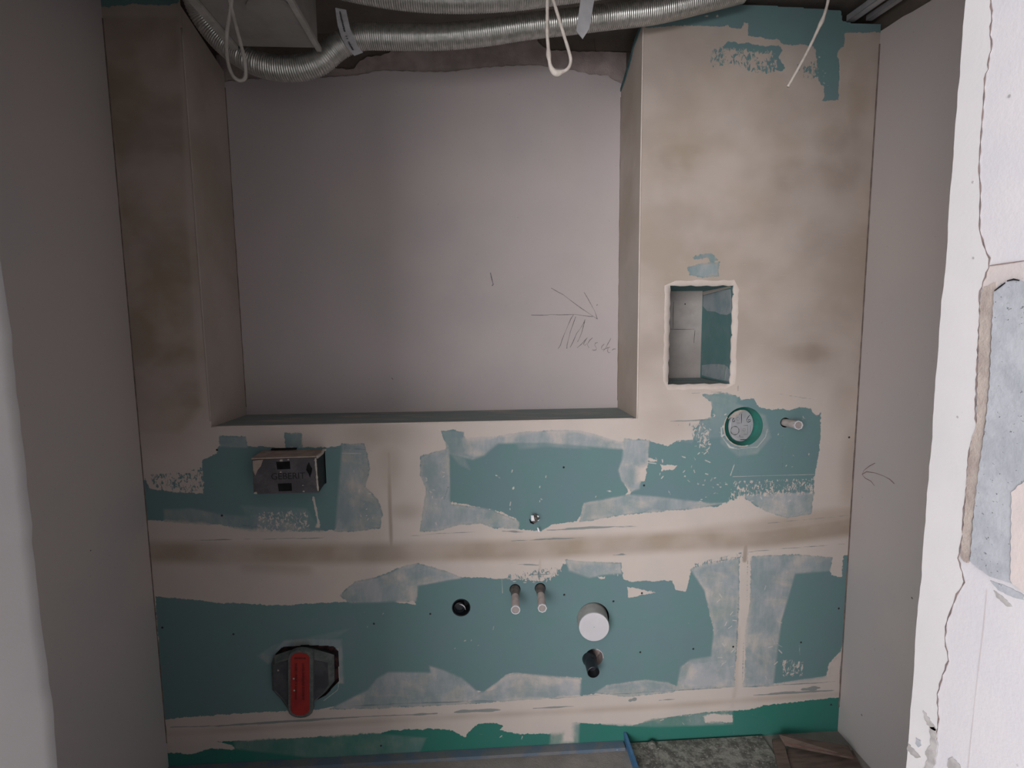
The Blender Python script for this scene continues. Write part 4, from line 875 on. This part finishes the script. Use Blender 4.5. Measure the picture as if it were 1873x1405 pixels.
# black socket flush with the board
hc = F(843.5,1111.5)
t = thing('black_pipe_socket', 'black pipe socket set flush in the lower green board', 'pipe', (hc.x, 0, hc.z-0.033))
mesh('socket', *lathe(hc, [(0.0322, -0.0002), (0.0325, 0.0015), (0.031, 0.003), (0.029, 0.001), (0.027, -0.05), (0.001, -0.05)], 40), 'black', t, False)
ic = F(840,1114,0.0)
mesh('inner_pipe', *lathe(ic + Vector((0.0, 0.02, 0)), [(0.0185, -0.01), (0.0185, 0.012), (0.0165, 0.0125), (0.0160, 0.0), (0.001, 0.0)], 32), 'black', t, False)
mesh('crescent_highlight', *tube(smoothpath([F(840,1105.5,-0.005), F(845,1106.5,-0.005), F(849.5,1110,-0.005), F(851.5,1116,-0.005)], 5), [0.0003+0.0018*math.sin(math.pi*i/15) for i in range(16)], 6), 'white', t, True)  # highlight on the inner pipe, modelled as a white crescent
# shiny foil scrap sticking out of the board
random.seed(21); c = F(978, 948, -0.012); bm = bmesh.new(); bmesh.ops.create_icosphere(bm, subdivisions=2, radius=0.012)
for v in bm.verts:
    k = 1+0.55*mnoise.noise(v.co*190); v.co = Vector((v.co.x*k, v.co.y*k*0.9, v.co.z*k*1.25))
me = bpy.data.meshes.new('wall_anchor'); bm.to_mesh(me); bm.free()
an = thing('wall_anchor', 'crumpled shiny metal anchor in the middle of the green board', 'anchor', (c.x, 0, c.z))
o = link('metal_wrap', me, 'sleeve', an); o.location = (0, c.y, 0)
for pts in ([(971,943),(976,943),(978,953),(972,953)], [(982,943),(986,944),(984,947)], [(983,952),(987,950),(988,946),(986.5,951),(984,953)], [(982.5,965),(985,966),(987,972),(986,974),(983.5,970)]):
    fpoly('bright_flake', pts, -0.026, 'shiny', an, 0.001)
fpoly('shadow_gap', [(968,950),(972,955),(977,957),(976,959),(970,957)], -0.006, 'dark', an, 0.004)
# ------------------------------------------------------------------ floor pieces
xs0, xs1 = XL+0.002, F(1143,1358).x
es = thing('edge_insulation_strip', 'long dusty blue foam strip along the foot of the green board', 'foam strip', (0, -0.01, 0))
mesh('strip', *boxv(xs0, xs1-0.008, -0.034, -0.001, -0.0005, 0.012), 'bluegrey', es)
lb = [FZ(1141,1366,0.0), FZ(1150,1366,0.0)]
x0 = xs1; 
tag(mesh('expansion_strip', [(x0-0.002,-0.002,0.0),(x0+0.009,-0.002,0.0),(x0+0.004,-0.002,0.046),(x0-0.006,-0.002,0.046),(x0-0.004,-0.6,0.0),(x0+0.012,-0.6,0.0),(x0+0.006,-0.6,0.03),(x0-0.006,-0.6,0.03)],
     [(0,1,2,3),(4,7,6,5),(0,4,5,1),(1,5,6,2),(2,6,7,3),(3,7,4,0)], 'blue', None, base=(x0,-0.3,0)), 'bright blue foam strip standing on the floor at right angles to the wall', 'foam strip')
# screed field edge and lower insulation boards
x1 = FZ(1404,1352,0.03).x
ib = mesh('insulation_board', *boxv(x0+0.016, x1, -0.45, -0.012, 0.0, 0.010), 'eps', None, base=(x0+0.3,-0.2,0))
tag(ib, 'mottled grey insulation board on the floor right of the blue strip', 'insulation board')
random.seed(4)
for i, (px, py, r, z, lab) in enumerate([(1192,1366,0.016,0.011,'grey mortar lump on the insulation board beside the wall'), (1126,1364,0.006,0.002,'small white plastic bit left of the blue strip')]):
    bm = bmesh.new(); bmesh.ops.create_icosphere(bm, subdivisions=2, radius=r)
    for v in bm.verts: v.co *= 1+0.45*mnoise.noise(v.co*140+Vector((i*3, 0, 0))); v.co.z *= 0.6
    me = bpy.data.meshes.new('mortar_lump'); bm.to_mesh(me); bm.free()
    o = link('mortar_lump' if i == 0 else 'plastic_bit', me, 'eps' if i == 0 else 'white'); p = FZ(px, py, z); o.location = (p.x, min(p.y, -0.028), z+r*0.5)
    tag(o, lab, 'lump' if i == 0 else 'scrap')
def plank(name, label, pts, th, mats):
    a = [Vector(p) for p in pts]; t = thing(name, label, 'board', (a[0]+a[2])/2 - Vector((0, 0, th)))
    n_ = (a[1]-a[0]).cross(a[2]-a[0]).normalized(); n_ = n_ if n_.z > 0 else -n_
    bevel(mesh('sheet', *prism(a, [v - n_*th for v in a]), mats[0], t), 0.0015)
    ed = [a[0]+n_*0.0006, a[1]+n_*0.0006, a[1].lerp(a[2], 0.16)+n_*0.0006, a[0].lerp(a[3], 0.16)+n_*0.0006]
    mesh('torn_edge', *prism(ed, [v - n_*0.0005 for v in ed]), mats[1], t)
    return t
plank('fibre_board_offcut', 'brown fibre board offcut lying flat under the other two', [FZ(1436,1440,0.012), FZ(1600,1450,0.012), FZ(1560,1372,0.012), FZ(1440,1368,0.012)], 0.010, ('cardboard', 'cardred'))
plank('fibre_board_offcut', 'long brown fibre board offcut tilted towards the right wall', [FZ(1436,1361,0.036), FZ(1562,1386,0.036), FZ(1552,1364,0.034), FZ(1425,1343,0.052)], 0.008, ('cardboard', 'cardred'))
plank('fibre_board_offcut', 'narrow brown fibre board offcut beside the insulation board', [FZ(1430,1440,0.024), FZ(1456,1440,0.024), FZ(1432,1350,0.030), FZ(1412,1352,0.030)], 0.010, ('cardboard', 'cardred'))
